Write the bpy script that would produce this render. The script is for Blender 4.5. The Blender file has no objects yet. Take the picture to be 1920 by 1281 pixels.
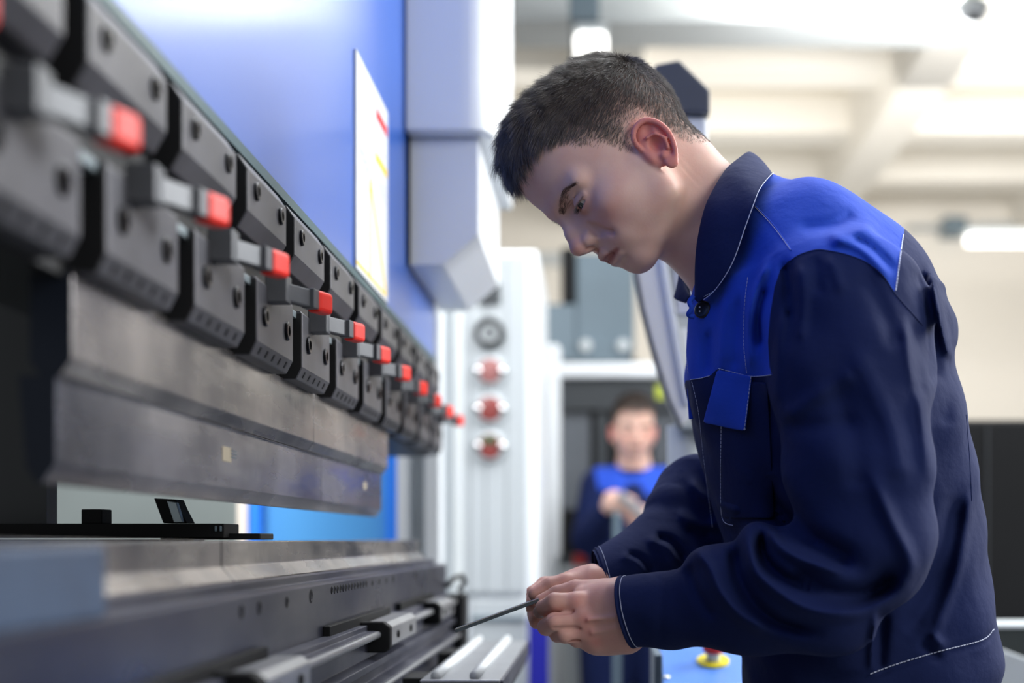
import bpy, bmesh, math, random
import numpy as np
from mathutils import Vector, Matrix
random.seed(7); RNG = np.random.default_rng(7)
C = bpy.context.scene.collection
sc = bpy.context.scene
FP = 2667.0            # focal length in pixels of the 1920 px wide frame (50 mm on 36 mm)
CZ = 1.10              # eye height of the camera above the floor
VX, VY = 1120.0, 1012.0
# ------------------------------------------------------------------ camera
cd = bpy.data.cameras.new('camera'); cam = bpy.data.objects.new('camera', cd); C.objects.link(cam)
cam.location = (0, 0, CZ); cam.rotation_euler = (math.pi / 2, 0, 0)
cd.sensor_width = 36.0; cd.lens = 36.0 * FP / 1920.0
cd.shift_x = (960 - VX) / 1920.0; cd.shift_y = (VY - 640.5) / 1920.0
cd.clip_start = 0.05; cd.clip_end = 60
cd.dof.use_dof = True; cd.dof.focus_distance = 1.50; cd.dof.aperture_fstop = 2.5; cd.dof.aperture_blades = 0
sc.camera = cam
sc.view_settings.view_transform = 'Standard'; sc.view_settings.look = 'None'
sc.view_settings.exposure = 0.0; sc.view_settings.gamma = 1.0; sc.view_settings.use_curve_mapping = False
# ------------------------------------------------------------------ world and large lights
w = bpy.data.worlds.new('world'); sc.world = w; w.use_nodes = True
bg = w.node_tree.nodes['Background']; bg.inputs[0].default_value = (0.94, 0.97, 1.0, 1); bg.inputs[1].default_value = 0.36

def area(name, loc, target, sx, sy, power, col=(1, 1, 1)):
    l = bpy.data.lights.new(name, 'AREA'); l.shape = 'RECTANGLE'; l.size = sx; l.size_y = sy; l.energy = power; l.color = col
    o = bpy.data.objects.new(name, l); C.objects.link(o); o.location = loc
    o.rotation_euler = (Vector(target) - Vector(loc)).to_track_quat('-Z', 'Y').to_euler()
    return o
area('ceiling_light_bank', (0.5, 3.0, 3.55), (0.2, 2.2, 0), 3.0, 1.6, 120, (0.95, 0.98, 1.0))
area('ceiling_light_bank_far', (1.5, 8.0, 2.6), (1.5, 10.5, 3.6), 5.0, 2.0, 42, (1.0, 0.97, 0.91))
area('window_light_right', (3.1, 3.0, 2.7), (0.3, 1.6, 1.3), 2.0, 1.5, 190, (0.97, 0.99, 1.0))
area('fill_light_front', (2.3, -0.6, 2.6), (0.1, 1.6, 1.2), 1.8, 1.2, 42, (1.0, 0.99, 0.97))  # added fill lamp that softly brightens the camera-facing side, not a window
area('hall_light_behind', (2.2, 6.2, 3.3), (1.5, 9.5, 1.6), 3.0, 1.0, 160, (1.0, 0.98, 0.95))
area('rear_fill_light', (-1.0, 2.3, 2.5), (-0.62, 3.2, 1.1), 0.6, 0.4, 60, (0.97, 0.98, 1.0))  # added lamp, no part of the machine: lifts the azure rear panel
area('aisle_light', (0.2, 3.4, 3.6), (-0.3, 4.2, 1.0), 1.6, 0.6, 20, (0.97, 0.99, 1.0))

# ------------------------------------------------------------------ helpers
def W(px, py, Y):
    return np.array([(px - VX) / FP * Y, Y, CZ + (VY - py) / FP * Y])
def PX(P):
    P = np.asarray(P); return np.stack([VX + FP * P[..., 0] / P[..., 1], VY - FP * (P[..., 2] - CZ) / P[..., 1]], -1)

def srgb(r, g, b):
    f = lambda c: (c / 255 / 12.92) if c / 255 <= 0.04045 else ((c / 255 + 0.055) / 1.055) ** 2.4
    return (f(r), f(g), f(b), 1)

MATS = {}
def mat(name, col, rough=0.5, metal=0.0, emit=None, estr=1.0, noise=None, bump=None, spec=0.5, coat=0.0, sss=0.0, sheen=0.0, streak=None):
    """noise=(scale, amount, col2)  bump=(scale, strength, dist)  streak=(sx,sy,sz,amount of roughness)"""
    if name in MATS: return MATS[name]
    m = bpy.data.materials.new(name); m.use_nodes = True; nt = m.node_tree; N = nt.nodes; L = nt.links
    b = N['Principled BSDF']; b.inputs['Base Color'].default_value = col; b.inputs['Roughness'].default_value = rough
    b.inputs['Metallic'].default_value = metal; b.inputs['Specular IOR Level'].default_value = spec
    b.inputs['Coat Weight'].default_value = coat; b.inputs['Coat Roughness'].default_value = 0.15
    if sss: b.inputs['Subsurface Weight'].default_value = sss; b.inputs['Subsurface Radius'].default_value = (0.010, 0.004, 0.0025); b.inputs['Subsurface Scale'].default_value = 1.0
    if sheen: b.inputs['Sheen Weight'].default_value = sheen; b.inputs['Sheen Roughness'].default_value = 0.4
    if emit: b.inputs['Emission Color'].default_value = emit; b.inputs['Emission Strength'].default_value = estr
    tc = N.new('ShaderNodeTexCoord')
    if noise:
        n = N.new('ShaderNodeTexNoise'); n.inputs['Scale'].default_value = noise[0]; n.inputs['Detail'].default_value = 5
        L.new(tc.outputs['Object'], n.inputs['Vector'])
        mp = N.new('ShaderNodeMapRange'); mp.inputs[1].default_value = 0.35; mp.inputs[2].default_value = 0.65; mp.inputs[4].default_value = noise[1]
        L.new(n.outputs['Fac'], mp.inputs[0])
        mx = N.new('ShaderNodeMix'); mx.data_type = 'RGBA'; mx.inputs[6].default_value = col; mx.inputs[7].default_value = noise[2]
        L.new(mp.outputs[0], mx.inputs[0]); L.new(mx.outputs[2], b.inputs['Base Color'])
    if streak:
        mpg = N.new('ShaderNodeMapping'); mpg.inputs['Scale'].default_value = streak[:3]
        L.new(tc.outputs['Object'], mpg.inputs['Vector'])
        n2 = N.new('ShaderNodeTexNoise'); n2.inputs['Scale'].default_value = 1.0; n2.inputs['Detail'].default_value = 4; L.new(mpg.outputs[0], n2.inputs['Vector'])
        m2 = N.new('ShaderNodeMapRange'); m2.inputs[1].default_value = 0.3; m2.inputs[2].default_value = 0.7
        m2.inputs[3].default_value = max(0.03, rough - streak[3]); m2.inputs[4].default_value = rough + streak[3]
        L.new(n2.outputs['Fac'], m2.inputs[0]); L.new(m2.outputs[0], b.inputs['Roughness'])
    if bump:
        n3 = N.new('ShaderNodeTexNoise'); n3.inputs['Scale'].default_value = bump[0]; n3.inputs['Detail'].default_value = 3
        L.new(tc.outputs['Object'], n3.inputs['Vector'])
        bp = N.new('ShaderNodeBump'); bp.inputs['Strength'].default_value = bump[1]; bp.inputs['Distance'].default_value = bump[2]
        L.new(n3.outputs['Fac'], bp.inputs['Height']); L.new(bp.outputs[0], b.inputs['Normal'])
    MATS[name] = m; return m

class MB:
    def __init__(s): s.v = []; s.f = []
    def add(s, v, f):
        o = len(s.v); s.v += [tuple(map(float, p)) for p in v]; s.f += [tuple(i + o for i in q) for q in f]; return s
    def box(s, x0, x1, y0, y1, z0, z1):
        x0, x1 = sorted((x0, x1)); y0, y1 = sorted((y0, y1)); z0, z1 = sorted((z0, z1))
        return s.add([(x0,y0,z0),(x1,y0,z0),(x1,y1,z0),(x0,y1,z0),(x0,y0,z1),(x1,y0,z1),(x1,y1,z1),(x0,y1,z1)],
                     [(0,3,2,1),(4,5,6,7),(0,1,5,4),(1,2,6,5),(2,3,7,6),(3,0,4,7)])
    def prism(s, prof, y0, y1):
        """prof: list of (x,z), extruded along y"""
        n = len(prof); a = sum(prof[i][0]*prof[(i+1)%n][1]-prof[(i+1)%n][0]*prof[i][1] for i in range(n))
        if a < 0: prof = prof[::-1]
        v = [(x, y0, z) for x, z in prof] + [(x, y1, z) for x, z in prof]
        f = [tuple(range(n)), tuple(range(2*n-1, n-1, -1))]
        f += [(i, n+i, n+(i+1)%n, (i+1)%n) for i in range(n)]
        return s.add(v, f)
    def lathe(s, o, ax, prof, n=20):
        """revolve (r,h) profile about axis ax through o, closed at both ends"""
        o = Vector(o); ax = Vector(ax).normalized(); u = ax.orthogonal().normalized(); w_ = ax.cross(u)
        v = []; m = len(prof)
        for r, h in prof:
            for k in range(n):
                t = 2*math.pi*k/n; v.append(o + ax*h + (u*math.cos(t) + w_*math.sin(t))*r)
        f = [(j*n+k, j*n+(k+1)%n, (j+1)*n+(k+1)%n, (j+1)*n+k) for j in range(m-1) for k in range(n)]
        f += [tuple(range(n-1, -1, -1)), tuple((m-1)*n+k for k in range(n))]
        return s.add(v, f)
    def cyl(s, a, b, r, n=16, r2=None):
        a = Vector(a); b = Vector(b); L = (b-a).length
        return s.lathe(a, b-a, [(r, 0), (r if r2 is None else r2, L)], n)
    def tube(s, pts, r, n=8, closed=False):
        pts = [Vector(p) for p in pts]; m = len(pts); v = []
        up = None
        for i, p in enumerate(pts):
            if closed: t = pts[(i+1)%m] - pts[i-1]
            else: t = pts[min(i+1, m-1)] - pts[max(i-1, 0)]
            t.normalize()
            if up is None: up = t.orthogonal().normalized()
            up = (up - t*up.dot(t)).normalized(); q = t.cross(up)
            rr = r[i] if hasattr(r, '__len__') else r
            for k in range(n):
                a = 2*math.pi*k/n; v.append(p + (up*math.cos(a) + q*math.sin(a))*rr)
        e = m if closed else m-1
        f = [(i*n+k, i*n+(k+1)%n, ((i+1)%m)*n+(k+1)%n, ((i+1)%m)*n+k) for i in range(e) for k in range(n)]
        if not closed: f += [tuple(range(n-1, -1, -1)), tuple((m-1)*n+k for k in range(n))]
        return s.add(v, f)
    def mesh(s, name):
        me = bpy.data.meshes.new(name); me.from_pydata(s.v, [], s.f); me.update(); return me
    def build(s, name, m, parent=None, bevel=0, seg=2, smooth=False, label=None):
        me = s.mesh(name); me.materials.append(m)
        if smooth: me.polygons.foreach_set('use_smooth', [True]*len(me.polygons))
        o = bpy.data.objects.new(name, me); C.objects.link(o)
        if parent: o.parent = parent
        if bevel:
            b = o.modifiers.new('bevel', 'BEVEL'); b.width = bevel; b.segments = seg; b.limit_method = 'ANGLE'; b.angle_limit = 0.6
            b.harden_normals = False
        if label: o['label'] = label
        return o
def tag(o, label, cat, group=None):
    o['label'] = label; o['category'] = cat
    if group: o['group'] = group
    return o
def empty(name, loc=(0, 0, 0)):
    o = bpy.data.objects.new(name, None); C.objects.link(o); o.location = loc; o.empty_display_size = 0.05; return o
def struct(o): o['kind'] = 'structure'; return o
def dup(o, parent=None):
    c = o.copy(); C.objects.link(c); c.parent = parent
    for ch in [x for x in C.objects if x.parent == o and x != c]: dup(ch, c)
    return c
def keep(o, p):      # parent o (modelled in world coordinates) under an Empty that stands elsewhere
    o.parent = p; o.matrix_parent_inverse = Matrix.Translation(-Vector(p.location)); return o
# ================================================================== the setting
M_floor = mat('floor_epoxy', srgb(120, 124, 128), 0.35, noise=(1.5, 0.5, srgb(100, 104, 108)))
M_wall = mat('cream_plaster', srgb(238, 233, 224), 0.9, noise=(0.8, 0.3, srgb(230, 224, 214)))
M_ceil = mat('cream_concrete', srgb(228, 221, 208), 0.9, noise=(0.7, 0.5, srgb(216, 208, 194)))
M_beam = mat('pale_beam_paint', srgb(242, 238, 230), 0.85)
M_white = mat('white_enamel', srgb(232, 236, 240), 0.35, noise=(1.2, 0.3, srgb(222, 227, 233)))
M_grey = mat('pale_grey_enamel', srgb(196, 202, 205), 0.4, noise=(1.5, 0.3, srgb(186, 192, 196)))
M_dgrey = mat('dark_grey_enamel', srgb(52, 56, 60), 0.45, noise=(3, 0.4, srgb(44, 48, 52)))
M_black = mat('black_enamel', srgb(14, 15, 17), 0.6, spec=0.2, noise=(4, 0.4, srgb(22, 23, 25)))
M_slate = mat('slate_enamel', srgb(104, 122, 134), 0.4, noise=(2, 0.5, srgb(84, 98, 108)))
M_azure = mat('azure_enamel', srgb(62, 140, 208), 0.4, noise=(1.5, 0.4, srgb(54, 130, 198)))
M_azure2 = mat('bright_azure_enamel', srgb(50, 135, 250), 0.4, noise=(1.5, 0.3, srgb(60, 145, 250)))
M_deep = mat('ultramarine_enamel', srgb(26, 28, 150), 0.4, noise=(2, 0.3, srgb(22, 24, 135)))
M_navyp = mat('navy_enamel', srgb(18, 48, 110), 0.4, noise=(2, 0.4, srgb(16, 42, 98)))
M_chrome = mat('chrome', srgb(225, 225, 225), 0.15, 1.0, noise=(20, 0.3, srgb(200, 200, 200)))

struct(MB().box(-6, 7, -3, 12.2, -0.05, 0).build('floor', M_floor))
struct(MB().box(-6, 7, 11.2, 11.4, 0, 4.0).build('wall_back', M_wall))
struct(MB().box(6.4, 6.6, 2.0, 11.4, 0, 4.0).build('wall_right', M_wall))
struct(MB().box(-6, 7, 3.0, 11.4, 3.90, 4.0).build('ceiling', M_ceil))
# cornice band where the wall meets the ceiling, then the ribs
k = 1
for x in (-1.75, 0.10, 1.75, 3.40, 5.05):
    struct(MB().prism([(x-0.20, 3.90), (x-0.13, 3.52), (x+0.13, 3.52), (x+0.20, 3.90)], 3.2, 11.2).build('trim_%d' % k, M_beam)); k += 1
for y in (5.5, 6.7, 7.9, 9.1, 10.3):
    struct(MB().box(-5.8, 6.4, y-0.16, y+0.16, 3.66, 3.90).build('trim_%d' % k, M_beam)); k += 1

# grey crossbeam under the ceiling, fixture, dome camera
cb = MB(); Yb = 6.2
z0, z1 = W(0, 70, Yb)[2], W(0, -60, Yb)[2]
cb.box(W(960, 0, Yb)[0], W(1812, 0, Yb)[0], Yb, Yb+0.22, z0+0.07, z1).box(W(960, 0, Yb)[0], W(1812, 0, Yb)[0], Yb-0.06, Yb+0.28, z0+0.05, z0+0.08)
r_ = empty('ceiling_crossbeam', (0, Yb, z1)); tag(r_, 'pale grey steel crossbeam spanning under the ceiling at the top of the view', 'beam')
keep(cb.build('beam_flange', M_grey, bevel=0.006), r_)
for xx in (1000, 1780):
    p = W(xx, 0, Yb); keep(MB().box(p[0]-0.02, p[0]+0.02, Yb+0.08, Yb+0.12, z1-0.02, 3.90).build('hanger', M_grey), r_)

r_ = empty('dome_camera', tuple(W(1825, 30, 6.0)+np.array([0, 0.1, 0.0]))); tag(r_, 'small white dome surveillance camera hanging at the end of the crossbeam', 'security camera')
c0 = W(1822, 12, 6.1)
keep(MB().lathe(c0, (0, 0, 1), [(0.075, -0.02), (0.08, 0.0), (0.06, 0.02), (0.03, 0.05), (0.03, 0.30)], 20).build('mount', M_grey, smooth=True), r_)
prof = [(0.001, -0.085)] + [(0.07*math.sin(t), -0.015-0.07*math.cos(t)) for t in np.linspace(0.2, 1.57, 8)] + [(0.072, 0.0)]
keep(MB().lathe(c0, (0, 0, 1), prof, 24).build('dome', M_white, smooth=True), r_)
keep(MB().lathe(c0+np.array([-0.005, -0.035, -0.055]), (0, -0.8, -0.6), [(0.022, 0), (0.022, 0.022), (0.012, 0.026)], 16).build('lens', M_black, smooth=True), r_)

M_tube = mat('lit_tube', (1, 1, 1, 1), 0.4, emit=(1.0, 0.98, 0.93, 1), estr=3.0)
def tube_light(label, x0, x1, y0, y1, z, ztop, along_x):
    r = empty('tube_light', ((x0+x1)/2, (y0+y1)/2, ztop)); tag(r, label, 'light', 'lit tube lamps in the hall')
    keep(MB().box(x0, x1, y0, y1, z+0.02, z+0.05).build('housing', M_grey, bevel=0.004), r)
    b = MB()
    if along_x: b.cyl((x0+0.02, (y0+y1)/2, z), (x1-0.02, (y0+y1)/2, z), 0.04, 16)
    else:
        b.cyl((x0+(x1-x0)*.28, y0+0.02, z-0.01), (x0+(x1-x0)*.28, y1-0.02, z-0.01), 0.035, 14); b.cyl((x1-(x1-x0)*.28, y0+0.02, z-0.01), (x1-(x1-x0)*.28, y1-0.02, z-0.01), 0.035, 14)
    keep(b.build('tube', M_tube, smooth=True), r)
    keep(MB().box((x0+x1)/2-0.015, (x0+x1)/2+0.015, (y0+y1)/2-0.015, (y0+y1)/2+0.015, z+0.05, ztop).build('hanger', M_grey), r)
p = W(1108, 66, 5.6); tube_light('short glowing white lamp seen end on below the grey junction box above his head', p[0]-0.065, p[0]+0.065, 5.6, 6.2, p[2]-0.002, p[2]+0.0495, False)
p = W(1812, 445, 9.0); tube_light('long glowing tube lamp on the far cream wall at the right', p[0], p[0]+1.5, 9.0, 9.12, p[2], 3.90, True)
p = W(1096, 0, 5.6)
r_ = tag(MB().box(p[0]-0.06, p[0]+0.06, 5.55, 6.1, W(0, 42, 5.6)[2], W(0, -60, 5.6)[2]).build('junction_box', M_slate, bevel=0.01), 'blurred grey junction box hanging above the short lamp', 'junction box')
rr = empty('wall_conduit', (2.6, 11.1, W(0, 428, 11.1)[2])); tag(rr, 'thin grey conduit running level along the far cream wall', 'conduit')
a, b_ = W(1700, 428, 11.1), W(1990, 418, 11.1)
keep(MB().cyl(a, b_, 0.022, 10).build('pipe', M_grey, smooth=True), rr)
j = W(1790, 425, 11.05); keep(MB().box(j[0]-0.09, j[0]+0.09, 11.0, 11.2, j[2]-0.07, j[2]+0.07).build('conduit_box', M_slate, bevel=0.01), rr)
a, b_ = W(940, 482, 11.1), W(1060, 482, 11.1)
tag(MB().box(a[0], b_[0], 11.12, 11.2, a[2]-0.05, a[2]+0.04).build('dado_rail', M_grey), 'grey rail on the far wall seen between white cabinets', 'rail')

# ================================================================== white cabinet with the round gauges
Yc = 4.0
def bx(x0, x1, y0, y1, Y, Y2): 
    a, b = W(x0, y1, Y), W(x1, y0, Y); return (a[0], b[0], Y, Y2, a[2], b[2])
M_cab = mat('cabinet_grey_enamel', srgb(178, 184, 188), 0.45, noise=(1.5, 0.3, srgb(170, 176, 180)))
gc = empty('gauge_cabinet', (W(918, 0, Yc)[0], Yc+0.4, 0)); tag(gc, 'tall pale grey cabinet with a column of round sockets on its front', 'cabinet')
x0 = W(822, 0, Yc)[0]; x1 = W(1008, 0, Yc)[0]; zt = W(0, 466, Yc)[2]; zl = W(0, 1118, Yc)[2]
keep(MB().box(x0, x1, Yc+0.02, Yc+0.8, 0.10, zt).build('body', M_white, bevel=0.012), gc)
for a, b in ((824, 878.6), (879.8, 909.6), (910.6, 948.6), (949.6, 986)):
    keep(MB().box(W(a, 0, Yc)[0], W(b, 0, Yc)[0], Yc, Yc+0.03, zl+0.008, zt-0.02).build('front_panel', M_cab, bevel=0.003), gc)
keep(MB().box(W(882, 0, Yc)[0], W(988, 0, Yc)[0], Yc, Yc+0.03, 0.12, zl-0.012).build('lower_panel', M_cab, bevel=0.003), gc)
keep(MB().box(W(884, 0, Yc)[0], W(986, 0, Yc)[0], Yc-0.01, Yc+0.0, W(0, 1162, Yc)[2], W(0, 1156, Yc)[2]).build('seam_strip', M_slate), gc)
keep(MB().box(x0+0.03, x1-0.03, Yc+0.05, Yc+0.75, 0, 0.10).build('plinth', M_dgrey), gc)
p = W(918, 625, Yc)
g = keep(MB().lathe(p, (0, -1, 0), [(0.042, 0), (0.042, 0.02), (0.036, 0.024), (0.030, 0.024), (0.028, 0.012)], 32).build('round_gauge', M_black, smooth=False, label='black ringed gauge with pale face'), gc)
g2 = MB().lathe((p[0], p[1]-0.012, p[2]), (0, -1, 0), [(0.027, 0), (0.027, 0.002)], 28).build('gauge_face', M_grey, g)
g3 = MB().lathe((p[0], p[1]-0.014, p[2]), (0, -1, 0), [(0.013, 0), (0.011, 0.008)], 20).build('gauge_hub', M_dgrey, g)
g.matrix_parent_inverse = Matrix.Translation(-Vector(gc.location))
M_pink = mat('dull_red_plastic', srgb(165, 110, 108), 0.4, noise=(60, 0.7, srgb(110, 60, 60)))
M_red2 = mat('dark_red_plastic', srgb(150, 62, 58), 0.4, noise=(60, 0.7, srgb(90, 50, 48)))
M_green = mat('dull_green_plastic', srgb(70, 96, 66), 0.4, noise=(60, 0.5, srgb(60, 70, 52)))
for py, m in ((697, M_pink), (768, M_red2), (838, M_red2)):
    p = W(919, py, Yc)
    s = keep(MB().lathe(p, (0, -1, 0), [(0.042, 0), (0.042, 0.012), (0.037, 0.016), (0.033, 0.012)], 32).build('socket', M_grey), gc)
    MB().lathe((p[0], p[1]-0.010, p[2]), (0, -1, 0), [(0.034, 0), (0.034, 0.006), (0.02, 0.010)], 28).build('socket_face', m, s)
    if py == 838: MB().box(p[0]-0.02, p[0]+0.02, p[1]-0.024, p[1]-0.018, p[2]+0.008, p[2]+0.028).build('socket_tab', M_green, s)
    for sx in (-1, 1):
        MB().lathe((p[0]+sx*0.034, p[1]-0.010, p[2]), (0, -1, 0), [(0.0135, 0), (0.0135, 0.008), (0.009, 0.014), (0.003, 0.016)], 16).build('chrome_screw', M_chrome, s, smooth=True)
tp = [(W(896, 0, Yc)[0], W(0, 570, Yc)[2]), (W(938, 0, Yc)[0], W(0, 570, Yc)[2]), (W(938, 0, Yc)[0], W(0, 532, Yc)[2]), (W(926, 0, Yc)[0], W(0, 536, Yc)[2])]
keep(MB().prism(tp, Yc-0.012, Yc+0.0).build('warning_triangle', M_dgrey, bevel=0.003), gc)

# second white frame (machine enclosure) with the dark slot and the level rail
Yf = 5.2
fr = empty('machine_enclosure', (W(1150, 0, Yf)[0], Yf+0.6, 0)); tag(fr, 'white framed machining enclosure with dark interior behind the far worker', 'machine')
def kb(nm, x0, x1, y0, y1, Y, Y2, m, bev=0.0, **k):
    return keep(MB().box(*bx(x0, x1, y0, y1, Y, Y2)).build(nm, m, bevel=bev, **k), fr)
kb('frame_post', 1010, 1050, 645, 1640, Yf, Yf+0.12, M_white, 0.015)
kb('slot', 1015, 1026, 672, 1026, Yf-0.004, Yf+0.01, M_black)
kb('frame_rail', 1049, 1330, 680, 708, Yf+0.01, Yf+0.10, M_white, 0.012)
kb('frame_post', 1430, 1470, 645, 1640, Yf, Yf+0.12, M_white, 0.015)
kb('back_panel', 1040, 1440, 700, 1120, Yf+1.35, Yf+1.40, M_black)
kb('header_panel', 1050, 1432, 709, 768, Yf+0.04, Yf+0.08, M_dgrey)
kb('mullion', 1118, 1140, 768, 1045, Yf+0.06, Yf+0.10, M_dgrey)
kb('sill', 1049, 1432, 1040, 1062, Yf-0.02, Yf+0.35, M_dgrey)
M_glassy = mat('smoky_window', srgb(96, 100, 106), 0.25, noise=(3, 0.6, srgb(70, 74, 80)))
kb('window_pane', 1052, 1106, 772, 955, Yf+0.07, Yf+0.08, M_glassy)
kb('window_pane', 1226, 1290, 760, 872, Yf+0.07, Yf+0.08, M_glassy)
kb('door_panel', 1052, 1117, 957, 1040, Yf+0.06, Yf+0.09, M_black)
kb('door_panel', 1141, 1432, 874, 1040, Yf+0.06, Yf+0.09, M_black)
kb('warning_sticker', 1230, 1247, 722, 748, Yf+0.03, Yf+0.04, mat('yellow_green_sticker', srgb(178, 190, 60), 0.5, noise=(20, 0.2, srgb(160, 175, 50))))
kb('base_panel', 1054, 1102, 1064, 1245, Yf+0.02, Yf+0.3, M_grey, 0.004)
kb('base_void', 1054, 1102, 1247, 1600, Yf+0.12, Yf+0.3, M_black)
kb('base_step', 1128, 1432, 1252, 1290, Yf-0.1, Yf+0.3, M_grey, 0.004)
kb('base_plinth', 1102, 1432, 1290, 1640, Yf+0.05, Yf+0.3, M_dgrey)
kb('base_door', 1104, 1232, 1064, 1212, Yf+0.03, Yf+0.3, M_grey, 0.004)
kb('azure_post', 1101, 1127, 1212, 1600, Yf-0.02, Yf+0.05, M_azure2, 0.003)
kb('navy_drawer', 1128, 1432, 1206, 1250, Yf-0.02, Yf+0.3, M_navyp, 0.004)
tag(MB().box(*bx(1075, 1098, 1040, 1062, Yf-0.11, Yf-0.04)).build('red_box', mat('red_plastic_box', srgb(190, 40, 40), 0.4, noise=(20, 0.3, srgb(160, 30, 30))), bevel=0.004), 'small blurred red box low behind the sleeves', 'box')
tag(MB().box(*bx(1052, 1104, 1062, 1640, Yf-0.12, Yf-0.025)).build('side_cupboard', M_grey, bevel=0.006), 'low pale cupboard under the small red box', 'cupboard')
# blue post next to the gauge cabinet
tag(MB().box(*bx(990, 1028, 1160, 1700, 3.9, 3.96)).build('blue_post', M_deep, bevel=0.004), 'short ultramarine post below the hands beside the gauge cabinet', 'post')

# slate cabinets above the rail
Yu = 5.6
uc = empty('slate_cabinet', (W(1140, 0, Yu)[0], Yu+0.3, W(0, 705, Yu)[2])); tag(uc, 'slate grey cabinet block with two pale round caps standing on the white rail', 'cabinet')
for nm, b, m in (('tall_housing', (1080, 1190, 474, 662), M_slate), ('low_housing', (1000, 1079, 570, 676), M_slate), ('tall_side', (1052, 1079, 464, 568), M_black), ('base_strip', (1080, 1182, 640, 690), M_slate), ('foot', (1000, 1200, 676, 704), M_dgrey)):
    keep(MB().box(*bx(*b, Yu + (0.03 if nm == 'tall_housing' else 0), Yu+0.5)).build(nm, m, bevel=0.006), uc)
for xx in (1098, 1168):
    keep(MB().lathe(W(xx, 649, Yu), (0, -1, 0), [(0.024, 0), (0.024, 0.02), (0.018, 0.024)], 20).build('round_cap', M_grey), uc)

# black machine and bits at the right
Yr = 3.6
bm = empty('black_machine', (W(1900, 0, Yr)[0], Yr+0.5, 0)); tag(bm, 'large black machine housing behind his back at the right edge', 'machine')
keep(MB().box(W(1700, 0, Yr)[0], W(2250, 0, Yr)[0], Yr, Yr+1.0, 0.08, W(0, 787, Yr)[2]).build('housing', M_black, bevel=0.01), bm)
keep(MB().box(W(1690, 0, Yr)[0], W(2260, 0, Yr)[0], Yr-0.02, Yr+1.02, 0, 0.08).build('plinth', M_dgrey), bm)
keep(MB().box(W(1850, 0, Yr)[0], W(1853, 0, Yr)[0], Yr-0.003, Yr, 0.3, W(0, 800, Yr)[2]).build('door_gap', M_dgrey), bm)
Yt = 2.6
tb = empty('metal_trolley', (W(1920, 0, Yt)[0], Yt+0.2, 0)); tag(tb, 'grey metal trolley behind the jacket hem at the right edge', 'trolley')
def kt(nm, b, Y, Y2, m, bev=0.003): return keep(MB().box(*bx(*b, Y, Y2)).build(nm, m, bevel=bev), tb)
kt('top_tray', (1842, 2150, 1171, 1179), Yt, Yt+0.14, M_grey)
kt('back_panel', (1850, 2140, 1179, 1260), Yt+0.01, Yt+0.14, mat('green_grey_enamel', srgb(44, 52, 52), 0.4, noise=(3, 0.4, srgb(36, 42, 44))))
a = W(1850, 1208, Yt); b = W(1990, 1262, Yt)
keep(MB().add([(a[0], Yt-0.05, a[2]), (b[0], Yt-0.05, b[2]), (b[0], Yt-0.05, b[2]-0.12), (a[0], Yt-0.05, a[2]-0.12), (a[0], Yt-0.03, a[2]), (b[0], Yt-0.03, b[2]), (b[0], Yt-0.03, b[2]-0.12), (a[0], Yt-0.03, a[2]-0.12)],
     [(0,3,2,1),(4,5,6,7),(0,1,5,4),(1,2,6,5),(2,3,7,6),(3,0,4,7)]).build('front_plate', M_grey, bevel=0.003), tb)
for xx in (1860, 2120):
    for yy in (Yt+0.03, Yt+0.12):
        p = W(xx, 0, Yt); keep(MB().box(p[0]-0.012, p[0]+0.012, yy-0.012, yy+0.012, 0.0, W(0, 1260, Yt)[2]).build('leg', M_dgrey), tb)

# ================================================================== pendant control panel behind the head
Yp = 2.35
M_pend = mat('pendant_grey', srgb(244, 244, 242), 0.5, noise=(2, 0.3, srgb(190, 190, 190)))
M_cap = mat('pendant_cap', srgb(74, 78, 88), 0.45, noise=(8, 0.3, srgb(64, 68, 78)))
pn = empty('control_pendant', (W(1290, 0, Yp)[0], Yp+0.1, 0)); tag(pn, 'tall slanted control pendant with dark cap behind the young worker\'s head', 'control panel')
def xz(pts, Y): return [(W(x, y, Y)[0], W(x, y, Y)[2]) for x, y in pts]
keep(MB().prism(xz([(1226, 128), (1272, 119), (1312, 158), (1330, 176), (1330, 219), (1222, 214)], Yp), Yp-0.02, Yp+0.17).build('cap', M_cap, bevel=0.004), pn)
keep(MB().prism(xz([(1232, 215), (1327, 219), (1328, 300), (1330, 480), (1200, 480)], Yp), Yp, Yp+0.15).build('column', M_white, bevel=0.006), pn)
Lc = [(1188, 470), (1196, 520), (1206, 575), (1220, 630), (1237, 690), (1256, 750), (1279, 800)]
Rc = [(1296, 780), (1291, 735), (1282, 690), (1273, 630), (1262, 560), (1252, 500), (1247, 470)]
keep(MB().prism(xz(Lc+Rc, Yp), Yp, Yp+0.05).build('side_shell', M_pend, bevel=0.003), pn)
keep(MB().prism(xz([(x-5, y) for x, y in Lc]+[(x, y+2) for x, y in Lc[::-1]], Yp), Yp-0.002, Yp+0.052).build('edge_seal', M_cap), pn)
S1 = [(1234, 470), (1241, 520), (1251, 580), (1263, 650), (1275, 715), (1284, 760)]
keep(MB().prism(xz(S1+[(x+13, y) for x, y in S1[::-1]], Yp), Yp-0.012, Yp+0.0).build('edge_strip', M_white, bevel=0.002), pn)  # bright reflection along the pendant edge, put in as white
keep(MB().prism(xz([(1247, 470), (1262, 560), (1282, 690), (1291, 735), (1420, 740), (1420, 470)], Yp), Yp+0.03, Yp+0.15).build('console_body', M_grey, bevel=0.003), pn)
M_lav = mat('pale_screen', srgb(196, 200, 220), 0.3, noise=(6, 0.4, srgb(180, 186, 208)))
keep(MB().prism(xz([(1262, 478), (1272, 585), (1400, 585), (1400, 478)], Yp), Yp+0.02, Yp+0.035).build('screen', M_lav, bevel=0.001), pn)
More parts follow.
